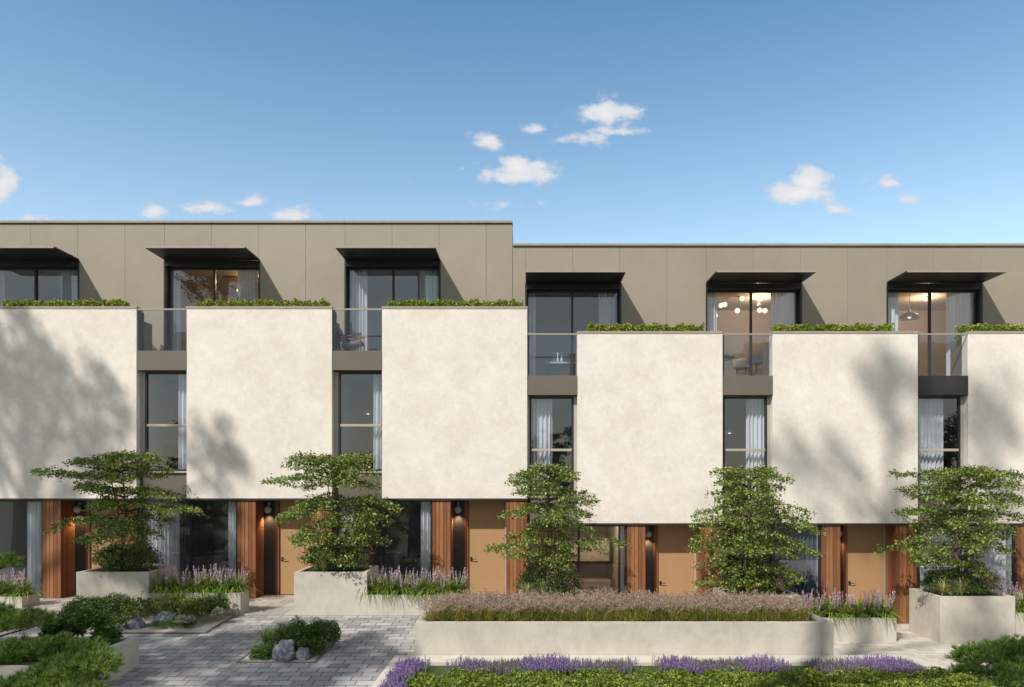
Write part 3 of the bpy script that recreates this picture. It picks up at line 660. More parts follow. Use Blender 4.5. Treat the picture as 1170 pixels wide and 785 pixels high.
# ------------------------------------------------------------------ planting
def hedge_run(x0, x1, y0, y1, z0, z1, n, size, rg, mat='leaf_hedge', name='hedge', lump=.06, parent=None):
    x = rg.uniform(x0, x1, n); y = rg.uniform(y0, y1, n)
    u = rg.random(n)**.5
    top = z1 + lump*(.5*np.sin(x*7.3+y0*3)+.5*np.sin(x*17.1+1)+.4*np.sin(x*31+y*9))
    zz = z0+(top-z0)*u
    y = y + .03*np.sin(x*23)
    V, Fc = leaves(np.stack([x, y, zz], 1), size, rg, .35, .7)
    return mesh_obj(name, V, Fc, mat, parent)
ends = [(-3, 3.56), (.05, 3.87), (.06, 3.97), (.34, 3.68), (.20, 3.62), (.05, 4.1)]
for k in range(6):
    X0, dz = house(k)
    rt = empty('parapet_hedge', (X0, YF+.55, 7.85+dz), 'clipped green hedge strip along the top of the white panel, '+WHICH[k], 'hedge', 'hedge strips on the white panels')
    a, b_ = ends[k]; a = max(a, -0.0) if k == 0 else a
    hedge_run(X0+a, X0+b_, YF+.36, YF+.78, 7.86+dz, 8.54+dz, 8500, .062, rng, mat='leaf_lime', parent=rt, name='foliage', lump=.05)
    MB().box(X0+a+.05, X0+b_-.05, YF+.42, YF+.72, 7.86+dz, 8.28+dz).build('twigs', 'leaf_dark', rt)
# planters
def planter(name, x0, x1, y0, y1, z0, z1, lab, group, th=.10, fill='moss', basef=None, bevel=.012, drop=.05):
    r = empty(name, ((x0+x1)/2, (y0+y1)/2, z0), lab, 'planter', group)
    zb = basef or z0
    m_ = MB()
    m_.prism([(x0, y0), (x1, y0), (x1, y0+th), (x0, y0+th)], zb, z1); m_.prism([(x0, y1-th), (x1, y1-th), (x1, y1), (x0, y1)], zb, z1)
    # side walls butted between
    m_.prism([(x0, y0+th+.0005), (x0+th, y0+th+.0005), (x0+th, y1-th-.0005), (x0, y1-th-.0005)], zb, z1-.0005); m_.prism([(x1-th, y0+th+.0005), (x1, y0+th+.0005), (x1, y1-th-.0005), (x1-th, y1-th-.0005)], zb, z1-.0005)
    m_.build('walls', 'concrete', r)
    MB().box(x0+th, x1-th, y0+th, y1-th, z1-.3, z1-drop).build('planting_bed', fill, r)
    return r
YP0, YP1 = 18.04, 19.48
tree_pl = [(-11.15, -9.35, 0, 1.067), (-5.74, -3.93, 0, 1.067), (-.16, 1.50, LOW, .44), (5.03, 6.87, LOW, .48), (10.30, 12.17, LOW, .46)]
TL = ['square concrete planter under the shaded leftmost tree', 'square concrete planter holding the tree beside the second door from the left', 'square concrete planter mostly hidden behind the long planter, under the middle tree',
      'square concrete planter behind the long planter, under the fourth tree from the left', 'square concrete planter holding the rightmost tree, dappled with shade']
for (x0, x1, a, b_), lab in zip(tree_pl, TL): planter('square_planter', x0, x1, YP0, YP1, a, b_, lab, 'square tree planters')
low = [(-20, -13.16, 19.0, 19.7, 0, .3, 'low concrete planter at the left frame edge, lilac flowers on top'), (-9.345, -7.07, YP0, YP0+.56, 0, .55, 'low concrete planter beside the leftmost tree planter, lilac flowers on top'),
       (-3.925, -1.50, YP0, YP0+.56, 0, .50, 'low concrete planter right of the second tree planter, lilac flowers on top'), (6.875, 9.30, YP0+.15, YP0+.8, LOW, -.10, 'low concrete planter by the second door from the right, lilac flowers on top'),
       (12.175, 15, YP0+.2, YP0+.8, LOW, .02, 'low concrete planter at the right frame edge')]
for x0, x1, y0, y1, a, b_, lab in low: planter('low_planter', x0, x1, y0, y1, a, b_, lab, 'low planters between the tree planters', .07)
lp_ = planter('long_planter', -2.21, 6.19, 14.56, 16.6, -.7, .475, 'long low concrete planter of fountain grass in front of the middle houses', None, .2, drop=.04)
# front-left planter with pine
planter('raised_planter', -14, -7.39, 11.62, 13.9, -.9, .34, 'raised concrete planter under the pine in the left foreground', None, .13)
# lavender bed with pale kerb
bedpoly = [(-2.40, 3.9), (7.80, 3.9), (7.80, 13.35), (7.45, 14.02), (-2.40, 14.02)]
kb = MB().prism([(-2.40, 14.02), (7.45, 14.02), (7.66, 14.553), (-2.615, 14.553)], -1.19, -.165).prism([(-2.615, 3.9), (-2.402, 3.9), (-2.402, 14.018), (-2.615, 14.55)], -1.19, -.166).prism([(7.80, 3.9), (8.0, 3.9), (8.0, 13.4), (7.662, 14.55), (7.455, 14.018), (7.80, 13.35)], -1.19, -.167)
tag(kb.build('stone_kerb', 'kerb_stone', None, bevel=.01), 'pale stone kerb framing the lavender bed in the foreground', 'kerb')
o = MB().prism(bedpoly, -1.19, -.24).build('planting_bed', 'moss'); tag(o, kind='structure')

# --- layered trees
def layered_tree(name, base, H, tiers, seed, lab, lean=0, back=1.35, dens=.84, leaf=.067, mat='leaf_tree'):
    rg = np.random.default_rng(seed); root = empty(name, base, lab, 'tree', 'tiered trees in square planters')
    bx, by, bz = base
    tk = MB(); wob = lambda u: (bx+lean*u+.06*math.sin(u*7+seed), by+.05*math.sin(u*5+seed*2), bz+H*u)
    tk.tube([wob(u) for u in np.linspace(-.02, .96, 12)], [.045*(1-.8*u)+.008 for u in np.linspace(0, 1, 12)], 8)
    # second leader
    w2 = lambda u: (bx+lean*u+.28*u*math.sin(seed), by-.2*u, bz+H*(.25+.65*u))
    tk.tube([w2(0)]+[w2(u) for u in (.3, .6, 1)], [.025, .02, .015, .008], 6)
    PL = []
    for (uz, rl, rr, dr) in tiers:
        rl *= 1.13; rr *= 1.13
        nb = rg.integers(7, 10)
        for i in range(nb):
            az = 2*math.pi*(i+rg.uniform(-.3, .3))/nb
            c, s_ = math.cos(az), math.sin(az)
            rx = rr if c > 0 else rl
            ry = min((rl+rr)/2, back) if s_ > 0 else min((rl+rr)/2*1.05, 1.5)
            L = rg.uniform(.55, 1.12)
            p0 = Vector(wob(min(.97, uz+rg.uniform(-.05, .035))))
            ex, ey = c*rx*L, s_*ry*L
            ez = dr*L*(rx)+rg.uniform(-.10, .10)
            pts = []
            for q in np.linspace(0, 1, 7):
                pts.append(Vector((p0.x+ex*q+.04*math.sin(q*9+i), p0.y+ey*q+.04*math.sin(q*8+i*2), p0.z+ez*q*q+.12*math.sin(q*math.pi)+.03*math.sin(q*11+i))))
            tk.tube(pts, [.017*(1-q*.85)+.003 for q in np.linspace(0, 1, 7)], 5)
            ln = math.hypot(ex, ey)
            for q in np.arange(.40, 1.02, .145/max(ln, .4)):
                if rg.random() < .06: continue
                j = min(5, int(q*6)); fr = q*6-j; pp = pts[j].lerp(pts[min(j+1, 6)], min(fr, 1))
                side = Vector((-ey, ex, 0)).normalized()
                for sgn in (-1, 1):
                    off = rg.uniform(.0, .34)*(1.15-q*.7)*sgn*min(ln, 1.3)
                    e = pp+side*off+Vector((0, 0, rg.uniform(-.06, .07)))
                    if e.y > 20.35: continue
                    if abs(off) > .08: tk.tube([pp, e], [.006, .003], 4)
                    PL.append((e, rg.uniform(.11, .22)))
    P = []
    for e, r in PL:
        n = int(rg.uniform(24, 40)*dens)
        a = rg.uniform(0, 2*math.pi, n); rr_ = r*np.sqrt(rg.random(n))
        zz = rg.normal(0, r*.22, n) - (rr_/r)**2*.05
        P.append(np.stack([e.x+rr_*np.cos(a), e.y+rr_*np.sin(a), e.z+.01+zz], 1))
    P = np.concatenate(P)
    V, Fc = leaves(P, leaf, rg, .42, .6)
    tk.build('trunk', 'bark', root, True); mesh_obj('crown', V, Fc, mat, root)
    print('tree', name, len(P))
    return root
yt = 18.75
T1 = [(.16, .9, .7, -.10), (.34, 1.9, .9, -.22), (.46, 1.5, 1.0, -.1), (.56, 1.2, 1.75, .02), (.68, 1.1, 1.0, .05), (.80, 1.75, .8, .12), (.91, 1.2, 1.1, .12), (.99, .55, .75, .1)]
layered_tree('layered_tree', (-10.35, yt, 1.0), 2.95, T1, 11, 'shaded tiered tree in the leftmost square planter')
T2 = [(.14, .9, .9, .0), (.28, 1.0, 1.1, -.05), (.42, 1.55, 1.0, -.18), (.54, 1.6, 1.3, -.12), (.66, 1.3, 1.5, -.16), (.80, 1.9, .9, -.05), (.90, 1.0, 1.0, .08), (1.0, .9, .8, .1)]
layered_tree('layered_tree', (-4.85, yt, 1.0), 2.85, T2, 23, 'dense sunlit tree whose branches half hide the second door from the left')
T3 = [(.30, 1.1, .9, -.05), (.42, 1.6, 1.65, -.03), (.55, .9, .9, 0), (.68, 1.25, 1.25, -.05), (.80, .95, 1.3, .03), (.90, 1.25, .8, .06), (1.0, .7, .7, .08)]
layered_tree('layered_tree', (.66, yt, .40), 3.2, T3, 37, 'middle tree, small and open, above the long planter')
T4 = [(.10, 1.0, 1.0, 0), (.22, 1.1, 1.3, -.08), (.36, 1.3, 1.3, -.1), (.48, 1.55, 1.7, -.2), (.60, 1.4, 1.5, -.15), (.71, 1.3, 1.3, -.15), (.82, 1.15, .9, -.05), (.90, 1.1, .9, .05), (.99, .65, .8, .08)]
layered_tree('layered_tree', (5.75, yt, .42), 3.15, T4, 41, 'broad dense tree in front of the dark blue curtain')
T5 = [(.24, .9, .9, 0), (.40, 1.7, 1.4, -.10), (.52, 1.2, 1.6, -.10), (.64, 1.4, 1.5, -.03), (.76, 1.0, 1.4, .0), (.86, 1.85, 1.6, .04), (.95, 1.3, 1.7, .08), (1.02, .6, 1.3, .1)]
layered_tree('layered_tree', (11.2, yt, .42), 3.1, T5, 59, 'wide rightmost tree reaching the right frame edge')
# --- mixed shrubs in tree planters
def shrub(name, c, r, n, size, mat, lab, cat='shrub', group=None, up=.3, flowers=None, lower=-.2, aspect=.6, core=True):
    rg = np.random.default_rng(int(abs(c[0]*97+c[1]*31))+n); root = empty(name, (c[0], c[1], c[2]), lab, cat, group)
    P = ellipsoid_pts(n, c, r, rg, .55, lower)
    V, Fc = leaves(P, size, rg, up, aspect); mesh_obj('foliage', V, Fc, mat, root)
    st = MB()
    for i in range(9):
        a = 2*math.pi*i/9; st.tube([(c[0], c[1], c[2]-r[2]*.25), (c[0]+r[0]*.6*math.cos(a), c[1]+r[1]*.6*math.sin(a), c[2]+r[2]*.5)], [.012, .004], 4)
    st.build('stem', 'bark', root)
    if flowers:
        P = ellipsoid_pts(flowers[0], c, [x*1.08 for x in r], rg, .85, 0)
        V, Fc = leaves(P, flowers[1], rg, 0, .8); mesh_obj('flower', V, Fc, flowers[2], root)['kind'] = 'stuff'
    return root
def tuft(name, c, n, L, wd, sp, mat, lab, cat='grass clump', group=None, seed=1, extra=None):
    rg = np.random.default_rng(seed); root = empty(name, c, lab, cat, group)
    V, Fc = blades(n, (c[0], c[1], c[2]), rg, L, wd, sp); V[:, :2] += 0
    mesh_obj('foliage', V, Fc, mat, root)
    if extra: extra(root, c, rg)
    return root
PN = ['leftmost square planter', 'second square planter from the left', 'middle square planter', 'fourth square planter from the left', 'rightmost square planter']
for i, (x0, x1, a, b_) in enumerate(tree_pl):
    w_ = x1-x0
    shrub('flowering_shrub', (x0+w_*.68, YP0+.6, b_+.20), (.54, .48, .46), 4200, .042, 'leaf_olive', 'bushy shrub with small purple flowers in the '+PN[i], 'shrub', 'purple flowering shrubs', flowers=(600, .034, 'flower_purple'))
    shrub('dark_shrub', (x0+w_*.30, YP0+.85, b_+.20), (.50, .50, .42), 3800, .046, 'leaf_dark', 'dark leafy shrub at the left of the '+PN[i], 'shrub', 'dark shrubs in square planters', flowers=(60, .03, 'flower_purple'))
    shrub('small_shrub', (x0+w_*.52, YP0+.40, b_+.10), (.50, .27, .26), 2600, .042, 'leaf_mid', 'low green shrub at the front middle of the '+PN[i], 'shrub', 'low shrubs in square planters', flowers=(120, .032, 'flower_purple'))
    tuft('variegated_grass', (x0+w_*.36, YP0+.28, b_-.05), 150, .46, .024, .95, 'strap_variegated', 'yellow striped grass clump at the front of the '+PN[i], group='striped grass clumps', seed=70+i)
    if i in (2, 4): tuft('variegated_grass', (x0+w_*.14, YP0+.30, b_-.05), 150, .46, .024, .95, 'strap_variegated', 'yellow striped grass clump near the left corner of the '+PN[i], group='striped grass clumps', seed=80+i)
# --- liriope clumps (straps with lilac spikes)
def spikes(rg, base, n, H, spread, r0, foot=.0, rings=9, size=.016, leanv=.25):
    P = []; ST = MB()
    for i in range(n):
        a = rg.uniform(0, 2*math.pi); q = spread*math.sqrt(rg.random()); l = leanv*rg.uniform(.2, 1)
        b0 = np.array([base[0]+q*math.cos(a)*.5, base[1]+q*math.sin(a)*.5, base[2]]); hh = H*rg.uniform(.75, 1.12)
        tip = b0+np.array([math.cos(a)*l*hh, math.sin(a)*l*hh, hh])
        ST.tube([tuple(b0), tuple(tip)], [.003, .002], 3)
        for k in range(rings*4):
            u = .42+.58*k/(rings*4)
            c = b0+(tip-b0)*u; rr = r0*(1-(u-.42)/.62)+.002; t_ = rg.uniform(0, 6.28)
            P.append(c+np.array([math.cos(t_)*rr, math.sin(t_)*rr, 0]))
    V, Fc = leaves(np.array(P), size, rg, .1, .8)
    return ST, V, Fc
LV = []
def make_liriope(seed):
    rg = np.random.default_rng(seed); root = empty('lily_turf', (0, 0, 0), 'x', 'flowering plant', 'lilac lily turf clumps')
    b = np.zeros((230, 3)); b[:, :2] = rg.normal(0, .04, (230, 2))
    V, Fc = blades(230, b, rg, .56, .028, 1.2, 1.0, 6); mesh_obj('foliage', V, Fc, 'strap', root)
    for q in range(15):
        ST, V, Fc = spikes(rg, (0, 0, 0), 1, .64, .26, .020, size=.028, leanv=.36)
        V, Fc = merge((np.array(ST.v), np.array([f for f in ST.f if len(f) == 4] or [[0, 1, 2, 2]])), (V, Fc))
        mesh_obj('flower_spike', V, Fc, 'spike_lilac', root)
    return root
lir = [make_liriope(101+i) for i in range(3)]; used = [False]*3; cnt = 0
NTH = ['first', 'second', 'third', 'fourth', 'fifth', 'sixth', 'seventh', 'eighth']
for (x0, x1, y0, y1, a, b_, lab), nm in zip(low, ['leftmost low planter', 'low planter beside the leftmost tree planter', 'low planter right of the second tree planter', 'low planter by the second door from the right', 'low planter at the right frame edge']):
    if x0 < -19: x0 = -14.9
    if x1 > 14.9: x1 = 14.2
    n = max(4, round((x1-x0)/.33))
    for i in range(n):
        j = cnt % 3; cnt += 1
        o = lir[j] if not used[j] else copy_tree(lir[j]); used[j] = True
        o.location = (x0+.18+(x1-x0-.36)*i/(n-1), (y0+y1)/2+random.uniform(-.12, .02), b_-.02); o.rotation_euler.z = random.uniform(0, 6.28); s_ = random.uniform(.85, 1.1); o.scale = (s_, s_, s_)
        o['label'] = 'lilac-spiked clump, %s in the %s' % (NTH[i] if i < 8 else 'last', nm)
# --- fountain grass in the long planter
def make_fountain(seed):
    rg = np.random.default_rng(seed); root = empty('fountain_grass', (0, 0, 0), 'golden-green fountain grass clump with pinkish beige plumes in the long planter', 'grass clump', 'fountain grass clumps in the long planter')
    b = np.zeros((300, 3)); b[:, :2] = rg.normal(0, .07, (300, 2))
    V, Fc = blades(300, b, rg, .36, .008, .95, 1.0, 4); mesh_obj('foliage', V, Fc, 'grass_gold', root)
    P = []; D = []; ST = MB()
    for i in range(24):
        a = rg.uniform(0, 6.28); l = rg.uniform(.05, .85); hh = rg.uniform(.30, .48)
        b0 = np.array([rg.normal(0, .05), rg.normal(0, .05), 0]); mid = b0+np.array([math.cos(a)*l*hh*.5, math.sin(a)*l*hh*.5, hh*.7]); tip = b0+np.array([math.cos(a)*l*hh*1.3, math.sin(a)*l*hh*1.3, hh])
        ST.tube([tuple(b0), tuple(mid), tuple(tip)], [.002, .0018, .0012], 3)
        for k in range(34):
            u = k/34; c = mid+(tip-mid)*u; P.append(c); dd = rg.normal(size=3); dd[2] += .8; D.append(dd*(1.1-.4*u))
    V, Fc = needles(np.array(P), np.array(D), .036, .009, rg)
    ST.build('flower_stalk', 'plume', root); mesh_obj('plume', V, Fc, 'plume', root)
    return root
fg = [make_fountain(201+i) for i in range(4)]; used = [False]*4; cnt = 0
for r_ in range(5):
    for i in range(27):
        j = (cnt*7+r_) % 4; cnt += 1
        x = -1.88+7.72*(i+.5*(r_ % 2))/26.5+random.uniform(-.06, .06); y = 14.98+r_*.30+random.uniform(-.06, .06)
        if x > 5.9: continue
        o = fg[j] if not used[j] else copy_tree(fg[j]); used[j] = True
        o.location = (x, y, .42); o.rotation_euler.z = random.uniform(0, 6.28); s_ = random.uniform(.85, 1.12); o.scale = (s_, s_, s_*random.uniform(.9, 1.05))
# --- lavender drift (a mass) and low hedge in the foreground bed
rg = np.random.default_rng(5)
PS = []; DS = []; PG = []
def lav(n, fx):
    for i in range(n):
        x, y, hh = fx()
        l = rg.normal(0, .10, 2)
        b0 = np.array([x, y, -.24]); tip = b0+np.array([l[0]*hh, l[1]*hh, hh])
        for k in range(22):
            u = .5+.5*k/22; c = b0+(tip-b0)*u; rr = .011*(1.05-(u-.5)*1.7); t_ = rg.uniform(0, 6.28)
            PS.append(c+np.array([math.cos(t_)*rr, math.sin(t_)*rr, 0]))
        PG.append(b0)
def fx1():
    while True:
        x = rg.uniform(-2.3, 7.3); y = rg.uniform(13.12, 13.95)
        d = .55+.45*math.sin(x*1.9+1)+.3*math.sin(x*4.7)
        if rg.random() < d*.95+.08: return x, y, rg.uniform(.14, .26)*(.9+.22*math.sin(x*3.1))
def fx2(): return rg.uniform(-2.38, -1.95), rg.uniform(11.2, 13.6), rg.uniform(.18, .3)
lav(4200, fx1); lav(900, fx2)
rt = empty('lavender', (2.5, 13.7, -.24), 'drift of violet lavender along the pale kerb in the foreground', 'lavender'); rt['kind'] = 'stuff'
V, Fc = leaves(np.array(PS), .017, rg, .1, .8); o = mesh_obj('flower_spikes', V, Fc, 'lavender', rt); o['kind'] = 'stuff'
V, Fc = blades(len(PG)*3, np.repeat(np.array(PG), 3, 0), rg, .2, .006, .35, 1, 3); o = mesh_obj('foliage', V, Fc, 'leaf_olive', rt); o['kind'] = 'stuff'
rt = empty('low_hedge', (3, 12.3, -.24), 'low bright green hedge filling the front of the foreground bed', 'hedge')
rg = np.random.default_rng(15)
n = 60000; x = rg.uniform(-2.15, 11.0, n); y = rg.uniform(11.3, 13.08, n); keep = (x < 7.75) & (x > -2.05+.0*(13.25-y)); x = x[keep]; y = y[keep]
top = -.10+.05*np.sin(x*5.3+y*2)+.04*np.sin(x*11+y*7)+.03*np.sin(y*13-x*3)
P = np.stack([x, y, top-.13*rg.random(len(x))**1.6], 1)
V, Fc = leaves(P, .05, rg, .35, .7); mesh_obj('foliage', V, Fc, 'leaf_hedge', rt)
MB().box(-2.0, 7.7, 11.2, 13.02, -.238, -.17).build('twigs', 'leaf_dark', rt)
# --- gravel beds with edging
def bed(pts, lab):
    f = lambda dz_: (lambda x, y: ramp_z(x, y)+dz_)
    n = len(pts); c = (sum(p[0] for p in pts)/n, sum(p[1] for p in pts)/n)
    inn = [(p[0]+(c[0]-p[0])*.0+(.05 if p[0] < c[0] else -.05), p[1]+(.05 if p[1] < c[1] else -.05)) for p in pts]
    e = MB()
    for i in range(n):
        j = (i+1) % n; e.prism([pts[i], pts[j], inn[j], inn[i]], f(-.05), f(.018))
    tag(e.build('bed_edging', 'taupe_dark'), lab+' edging', 'edging')
    o = MB().prism(inn, f(-.05), f(.008)).build('gravel', 'gravel'); tag(o, 'pale gravel in the '+lab, 'gravel', kind='stuff')
bed([(-5.60, 14.05), (-4.05, 14.05), (-4.05, 15.9), (-5.60, 15.9)], 'square gravel bed in the middle of the grey paving')
bed([(-10.5, 16.26), (-7.15, 16.26), (-7.15, 18.0), (-10.5, 18.0)], 'gravel bed in front of the leftmost tree planter')
def rock(c, r, seed, lab):
    rg = np.random.default_rng(seed); mb = MB(); n = 28; rings = 16
    for i in range(rings+1):
        th = math.pi*i/rings
        for j in range(n):
            ph = 2*math.pi*j/n; d = np.array([math.sin(th)*math.cos(ph), math.sin(th)*math.sin(ph), math.cos(th)])
            k = 1
            for q in range(7):
                rr = np.random.default_rng(seed*10+q).normal(size=3); rr /= np.linalg.norm(rr)
                k = min(k, .80/max(.3, abs(d@rr)) if abs(d@rr) > .78 else 1)
            k *= 1+.05*math.sin(d[0]*9+seed)+.04*math.sin(d[1]*13+d[2]*8)
            mb.v.append((c[0]+d[0]*r[0]*k, c[1]+d[1]*r[1]*k, c[2]+d[2]*r[2]*k))
    for i in range(rings):
        for j in range(n):
            a = i*n+j; b = i*n+(j+1) % n; mb.f.append((a, a+n, b+n, b))
    tag(mb.build('rock', 'rock', None, True), lab, 'rock', 'blue-grey rocks in the gravel beds')
rock((-4.74, 14.3, -.1), (.27, .22, .32), 3, 'large blue-grey rock at the front of the square gravel bed')
rock((-4.36, 14.28, -.12), (.17, .14, .17), 4, 'small bluish rock beside the large one in the square gravel bed')
rock((-9.0, 16.75, -.05), (.25, .2, .24), 5, 'blue-grey rock on the left, in front of the leftmost tree planter')
rock((-8.45, 17.05, .07), (.27, .2, .23), 6, 'pale rock on moss between shrubs, below the leftmost tree planter')
def sh(px, py, Y, rx, rz, mat, lab, n=5200, size=.04, ry=None, **kw):
    p = pt(px, py, Y); return shrub(kw.pop('name', 'round_shrub'), p, (rx, ry or rx*.9, rz), n, size, mat, lab, 'shrub', kw.pop('group', 'mounded shrubs in the gravel beds'), **kw)
sh(338, 731, 14.95, .46, .38, 'leaf_mid', 'dark green mounded shrub behind the large rock, left of its twin', 7000, .035)
sh(366, 730, 15.05, .42, .38, 'leaf_dark', 'dark green mounded shrub in the right back corner of the square gravel bed', 6500, .035)
sh(352, 742, 14.62, .34, .24, 'leaf_dark', 'low dark shrub between the small rock and the taller shrubs', 4500, .035)
sh(302, 748, 14.4, .27, .20, 'leaf_mid', 'low mossy shrub in the left front of the square gravel bed', 4000, .03)
p = pt(304, 736, 14.8); tuft('spiky_plant', (p[0], p[1], -.05), 46, .52, .035, .75, 'strap', 'spiky sword-leaved plant at the left of the square gravel bed', 'plant', seed=9)
L = 'bed by the leftmost tree planter'
sh(96, 700, 17.3, .50, .36, 'leaf_dark', 'dark mounded shrub at the left end of the gravel '+L)
sh(128, 697, 17.6, .50, .36, 'leaf_dark', 'dark mounded shrub behind the left rock, gravel '+L)
sh(160, 699, 17.6, .46, .33, 'leaf_dark', 'dark mounded shrub between the two rocks, against the concrete wall', 2400)
sh(193, 694, 17.7, .48, .28, 'leaf_olive', 'olive green shrub just behind the pale rock')
sh(228, 699, 17.5, .50, .36, 'leaf_olive', 'olive green shrub between the two silvery plants')
sh(248, 694, 17.6, .30, .34, 'leaf_dark', 'dark shrub at the right end of the gravel '+L, 2000)
sh(196, 714, 16.8, .55, .10, 'leaf_dark', 'flat mossy mound in front of the pale rock', 3600, .025, ry=.28)
sh(212, 709, 16.75, .24, .13, 'leaf_pale', 'silvery white-leaved plant right of the pale rock', 700, .05, group='silvery plants in the gravel bed')
sh(249, 702, 17.1, .15, .16, 'leaf_pale', 'small silvery white-leaved plant at the right end of the gravel bed', 450, .045, group='silvery plants in the gravel bed')
sh(128, 712, 16.6, .35, .16, 'leaf_dark', 'low dark spreading shrub left of the left rock', 1800)
# shrubs in the raised planter
G = 'leafy shrubs in the raised planter'
sh(72, 722, 13.5, .34, .30, 'leaf_mid', 'leafy shrub in the raised planter, behind the pine pads', 3000, .06, group=G)
sh(100, 714, 13.55, .34, .30, 'leaf_mid', 'tallest leafy shrub in the raised planter, right of the pine', 1800, .06, group=G)
sh(122, 728, 13.5, .28, .18, 'leaf_mid', 'low leafy shrub in the right corner of the raised planter', 1400, .055, group=G)
# --- pines with pads
def pine_pads(pads, rg, dens=1.0, mat='needle', L=.085):
    P = []; D = []
    for (c, r) in pads:
        n = int(dens*330*r[0]*r[1]/.25)
        d = rg.normal(size=(n, 3)); d /= np.linalg.norm(d, axis=1)[:, None]; d[:, 2] = np.abs(d[:, 2])*rg.choice([1, 1, 1, -.4], n)
        q = rg.uniform(.62, 1, n)[:, None]; b_ = 1+.18*np.sin(d[:, :1]*8+c[0]*7)+.15*np.sin(d[:, 1:2]*9+c[1]*3)
        C = np.array(c)+d*np.array(r)*q*b_
        ax = d*np.array([.7, .7, .4])+np.array([0, 0, .75])
        for k in range(22):
            P.append(C); D.append(ax+rg.normal(0, .46, (n, 3)))
    return needles(np.concatenate(P), np.concatenate(D), L, .010, rg)
def pine(root, pads, trunkpts, trad, rg, mat, dens=1.0, L=.125):
    V, Fc = pine_pads(pads, rg, dens, mat, L); mesh_obj('needles', V, Fc, mat, root)
    tk = MB(); tk.tube(trunkpts, trad, 8)
    for c, r in pads:
        b0 = min(trunkpts, key=lambda q: (Vector(q)-Vector(c)).length+.8*max(0, q[2]-c[2]))
        c_ = Vector(c)-Vector((0, 0, r[2]*.4)); m_ = (Vector(b0)+c_)/2-Vector((0, 0, .08)); tk.tube([b0, tuple(m_), tuple(c_)], [.035, .022, .012], 6)
        for a in range(6):
            e = c_+Vector((r[0]*.6*math.cos(a), r[1]*.6*math.sin(a), r[2]*.3)); tk.tube([tuple(c_), tuple(e)], [.01, .004], 4)
    tk.build('trunk', 'bark', root, True)
rg = np.random.default_rng(77)
def pd(px, py, Y, rx, ry, rz): return (pt(px, py, Y), (rx, ry, rz))
rt = empty('pine', (-9.9, 12.7, .3), 'cloud-pruned pine with bright needle pads in the left foreground', 'tree')
pads = [pd(8, 714, 12.9, .42, .4, .20), pd(35, 712, 12.8, .34, .35, .19), pd(-15, 705, 12.9, .3, .4, .2), pd(2, 646, 12.9, .22, .3, .13), pd(2, 676, 12.9, .14, .2, .1),
        pd(25, 748, 12.4, .46, .4, .22), pd(66, 745, 12.3, .40, .36, .22), pd(100, 748, 12.2, .32, .32, .19), pd(0, 760, 12.2, .36, .36, .2),
        pd(62, 772, 11.6, .42, .34, .22), pd(98, 766, 11.6, .42, .38, .25), pd(116, 762, 11.5, .24, .28, .20), pd(45, 790, 11.4, .4, .3, .2), pd(90, 790, 11.4, .36, .3, .2), pd(8, 792, 11.3, .38, .3, .2)]
pine(rt, pads, [(-9.9, 12.7, .25), (-9.75, 12.65, .6), (-9.85, 12.75, 1.1), (-9.7, 12.8, 1.7), (-9.75, 12.8, 2.1)], [.13, .11, .09, .06, .03], rg, 'needle', 1.2)
rt = empty('dwarf_pine', (9.1, 13.4, LOW), 'dark spreading dwarf pine at the right frame edge', 'shrub')
pads = [pd(1118, 757, 13.2, .38, .4, .28), pd(1150, 751, 13.4, .42, .4, .28), pd(1180, 752, 13.4, .4, .4, .3), pd(1108, 775, 12.9, .30, .3, .22), pd(1160, 778, 12.5, .38, .35, .26), pd(1185, 772, 12.5, .36, .35, .28), pd(1138, 795, 12.4, .4, .35, .22), pd(1105, 795, 12.6, .35, .35, .2)]
pine(rt, pads, [(9.1, 13.4, LOW), (9.05, 13.3, -.4), (8.9, 13.2, -.15), (8.95, 13.2, 0)], [.08, .07, .05, .03], rg, 'needle_dark', 1.3)

# ------------------------------------------------------------------ tall trees round and behind the viewpoint (they shade and are mirrored)
def tall_tree(x, y, z0, blobs, seed, lab, leaf=.20, dens=1.0):
    rg = np.random.default_rng(seed); rt = empty('tall_tree', (x, y, z0), lab, 'tree', 'tall trees opposite the houses')
    zt = max(b[2] for b in blobs); tk = MB()
    tk.tube([(x+.1*math.sin(i), y+.1*math.cos(i*2), z0+(zt-z0)*i/8) for i in range(9)], [.34*(1-i/9)+.05 for i in range(9)], 8)
    P = []
    for (bx, by, bz, r, n) in blobs:
        j0 = max(z0+2, bz-r*1.6); tk.tube([(x, y, j0), ((x+bx)/2, (y+by)/2, (j0+bz)/2+.3), (bx, by, bz)], [.12, .08, .03], 5)
        nc = max(6, int(n/55))
        for q in range(nc):
            d = rg.normal(size=3); d /= np.linalg.norm(d); c = np.array([bx, by, bz])+d*np.array([r, r, r*.75])*rg.uniform(.35, 1)
            tk.tube([(bx, by, bz), tuple(c)], [.03, .01], 4)
            cr_ = r*rg.uniform(.16, .30); P.append(c+rg.normal(0, 1, (55, 3))*np.array([cr_, cr_, cr_*.6])*.7)
    V, Fc = leaves(np.concatenate(P), leaf, rg, .3, .6); tk.build('trunk', 'bark', rt, True); mesh_obj('crown', V, Fc, 'leaf_far', rt)
def caster(px, py, d, r, n):        # crown clump whose shade lands on a front-wall spot, d metres nearer the street
    X = (px-600)/SFR; Z = EYE-(py-551)/SFR
    return (X-.72*d, YF-d, Z+1.25*d, r, n)
def gcaster(X, Y, Z, d, r, n): return (X-.72*d, Y-d, Z+1.25*d, r, n)
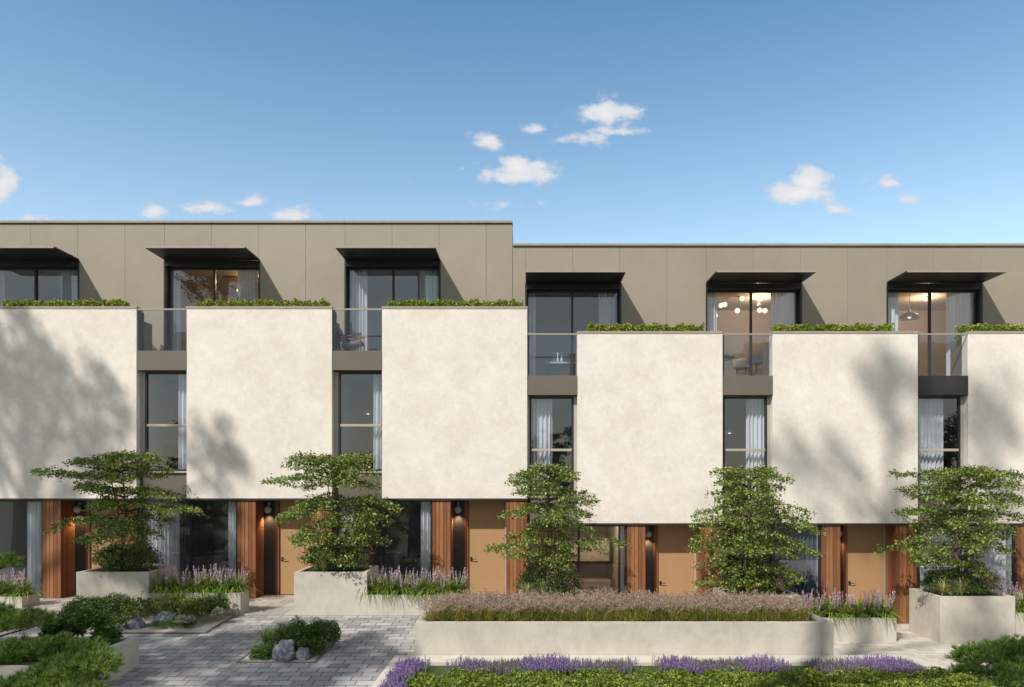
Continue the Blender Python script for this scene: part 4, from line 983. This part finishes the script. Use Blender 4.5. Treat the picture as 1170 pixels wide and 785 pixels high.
tall_tree(-23.5, 7.5, -1.2, [caster(20, 400, 12, 1.6, 1000), caster(90, 440, 12, 1.3, 650), caster(60, 500, 12, 1.5, 1100), caster(130, 520, 12, .9, 300), caster(-30, 480, 12, 1.6, 1300), caster(-60, 400, 12, 2, 1500), caster(240, 500, 12.5, 1.0, 120), caster(255, 545, 12, 1.0, 110)], 301, 'tall tree out of view to the left', .17)
tall_tree(-17.5, 2.5, -1.2, [gcaster(-9.5, 15, 0, 12, 1.7, 1700), gcaster(-6.5, 14.8, 0, 12, 1.6, 1700), gcaster(-4.2, 15.0, 0, 12, 1.2, 1000), gcaster(-12, 16.5, .5, 12, 1.7, 1500), gcaster(-9.5, 18.5, 1.2, 12, 1.3, 1300), gcaster(-10.6, 18.7, 3.0, 12, 1.4, 1000), gcaster(-5.5, 16.2, 0, 12, 1.2, 1100), gcaster(-3.4, 14.2, 0, 12, .9, 800), gcaster(-4.5, 13, 0, 12, 1.3, 1300), gcaster(-7.5, 12.5, .2, 12, 1.5, 1500), gcaster(-7.5, 17, 0, 12, .9, 600), gcaster(-11, 18.6, 2.6, 12, 1.3, 900)], 302, 'tall tree out of view beside the left foreground', .17)
tall_tree(-6.8, -3.2, -1.2, [caster(1000, 410, 24, 1.1, 260), caster(1030, 450, 24, .9, 220), caster(930, 545, 24, 1.2, 220), caster(985, 555, 24, 1.1, 260), caster(1125, 450, 24, 1.2, 420), caster(1135, 520, 24, 1.2, 420), caster(1155, 580, 24, 1.1, 350),
          gcaster(9.2, 13.2, -.2, 17, 1.0, 700), gcaster(10.5, 13.2, -.2, 17, 1.3, 1000), gcaster(11.3, 18, 0, 21, 1.2, 420)], 303, 'tall tree behind the viewpoint, shading the rightmost house', .17)
for i, (x, y, hgt) in enumerate(((-34, -38, 10), (-16, -43, 8), (2, -40, 9), (17, -44, 10.5), (33, -38, 8), (48, -41, 10))):
    tall_tree(x, y, -1.2, [(x+rng.normal(0, 1.6), y+rng.normal(0, 1.6), hgt-2+rng.uniform(-3.5, 1.5), 2.2, 500) for _ in range(9)], 400+i, 'tree across the street behind the viewpoint, number %d counted from the left' % (i+1) if False else 'street tree behind the viewpoint, %s from the left' % NTH[i], .3)
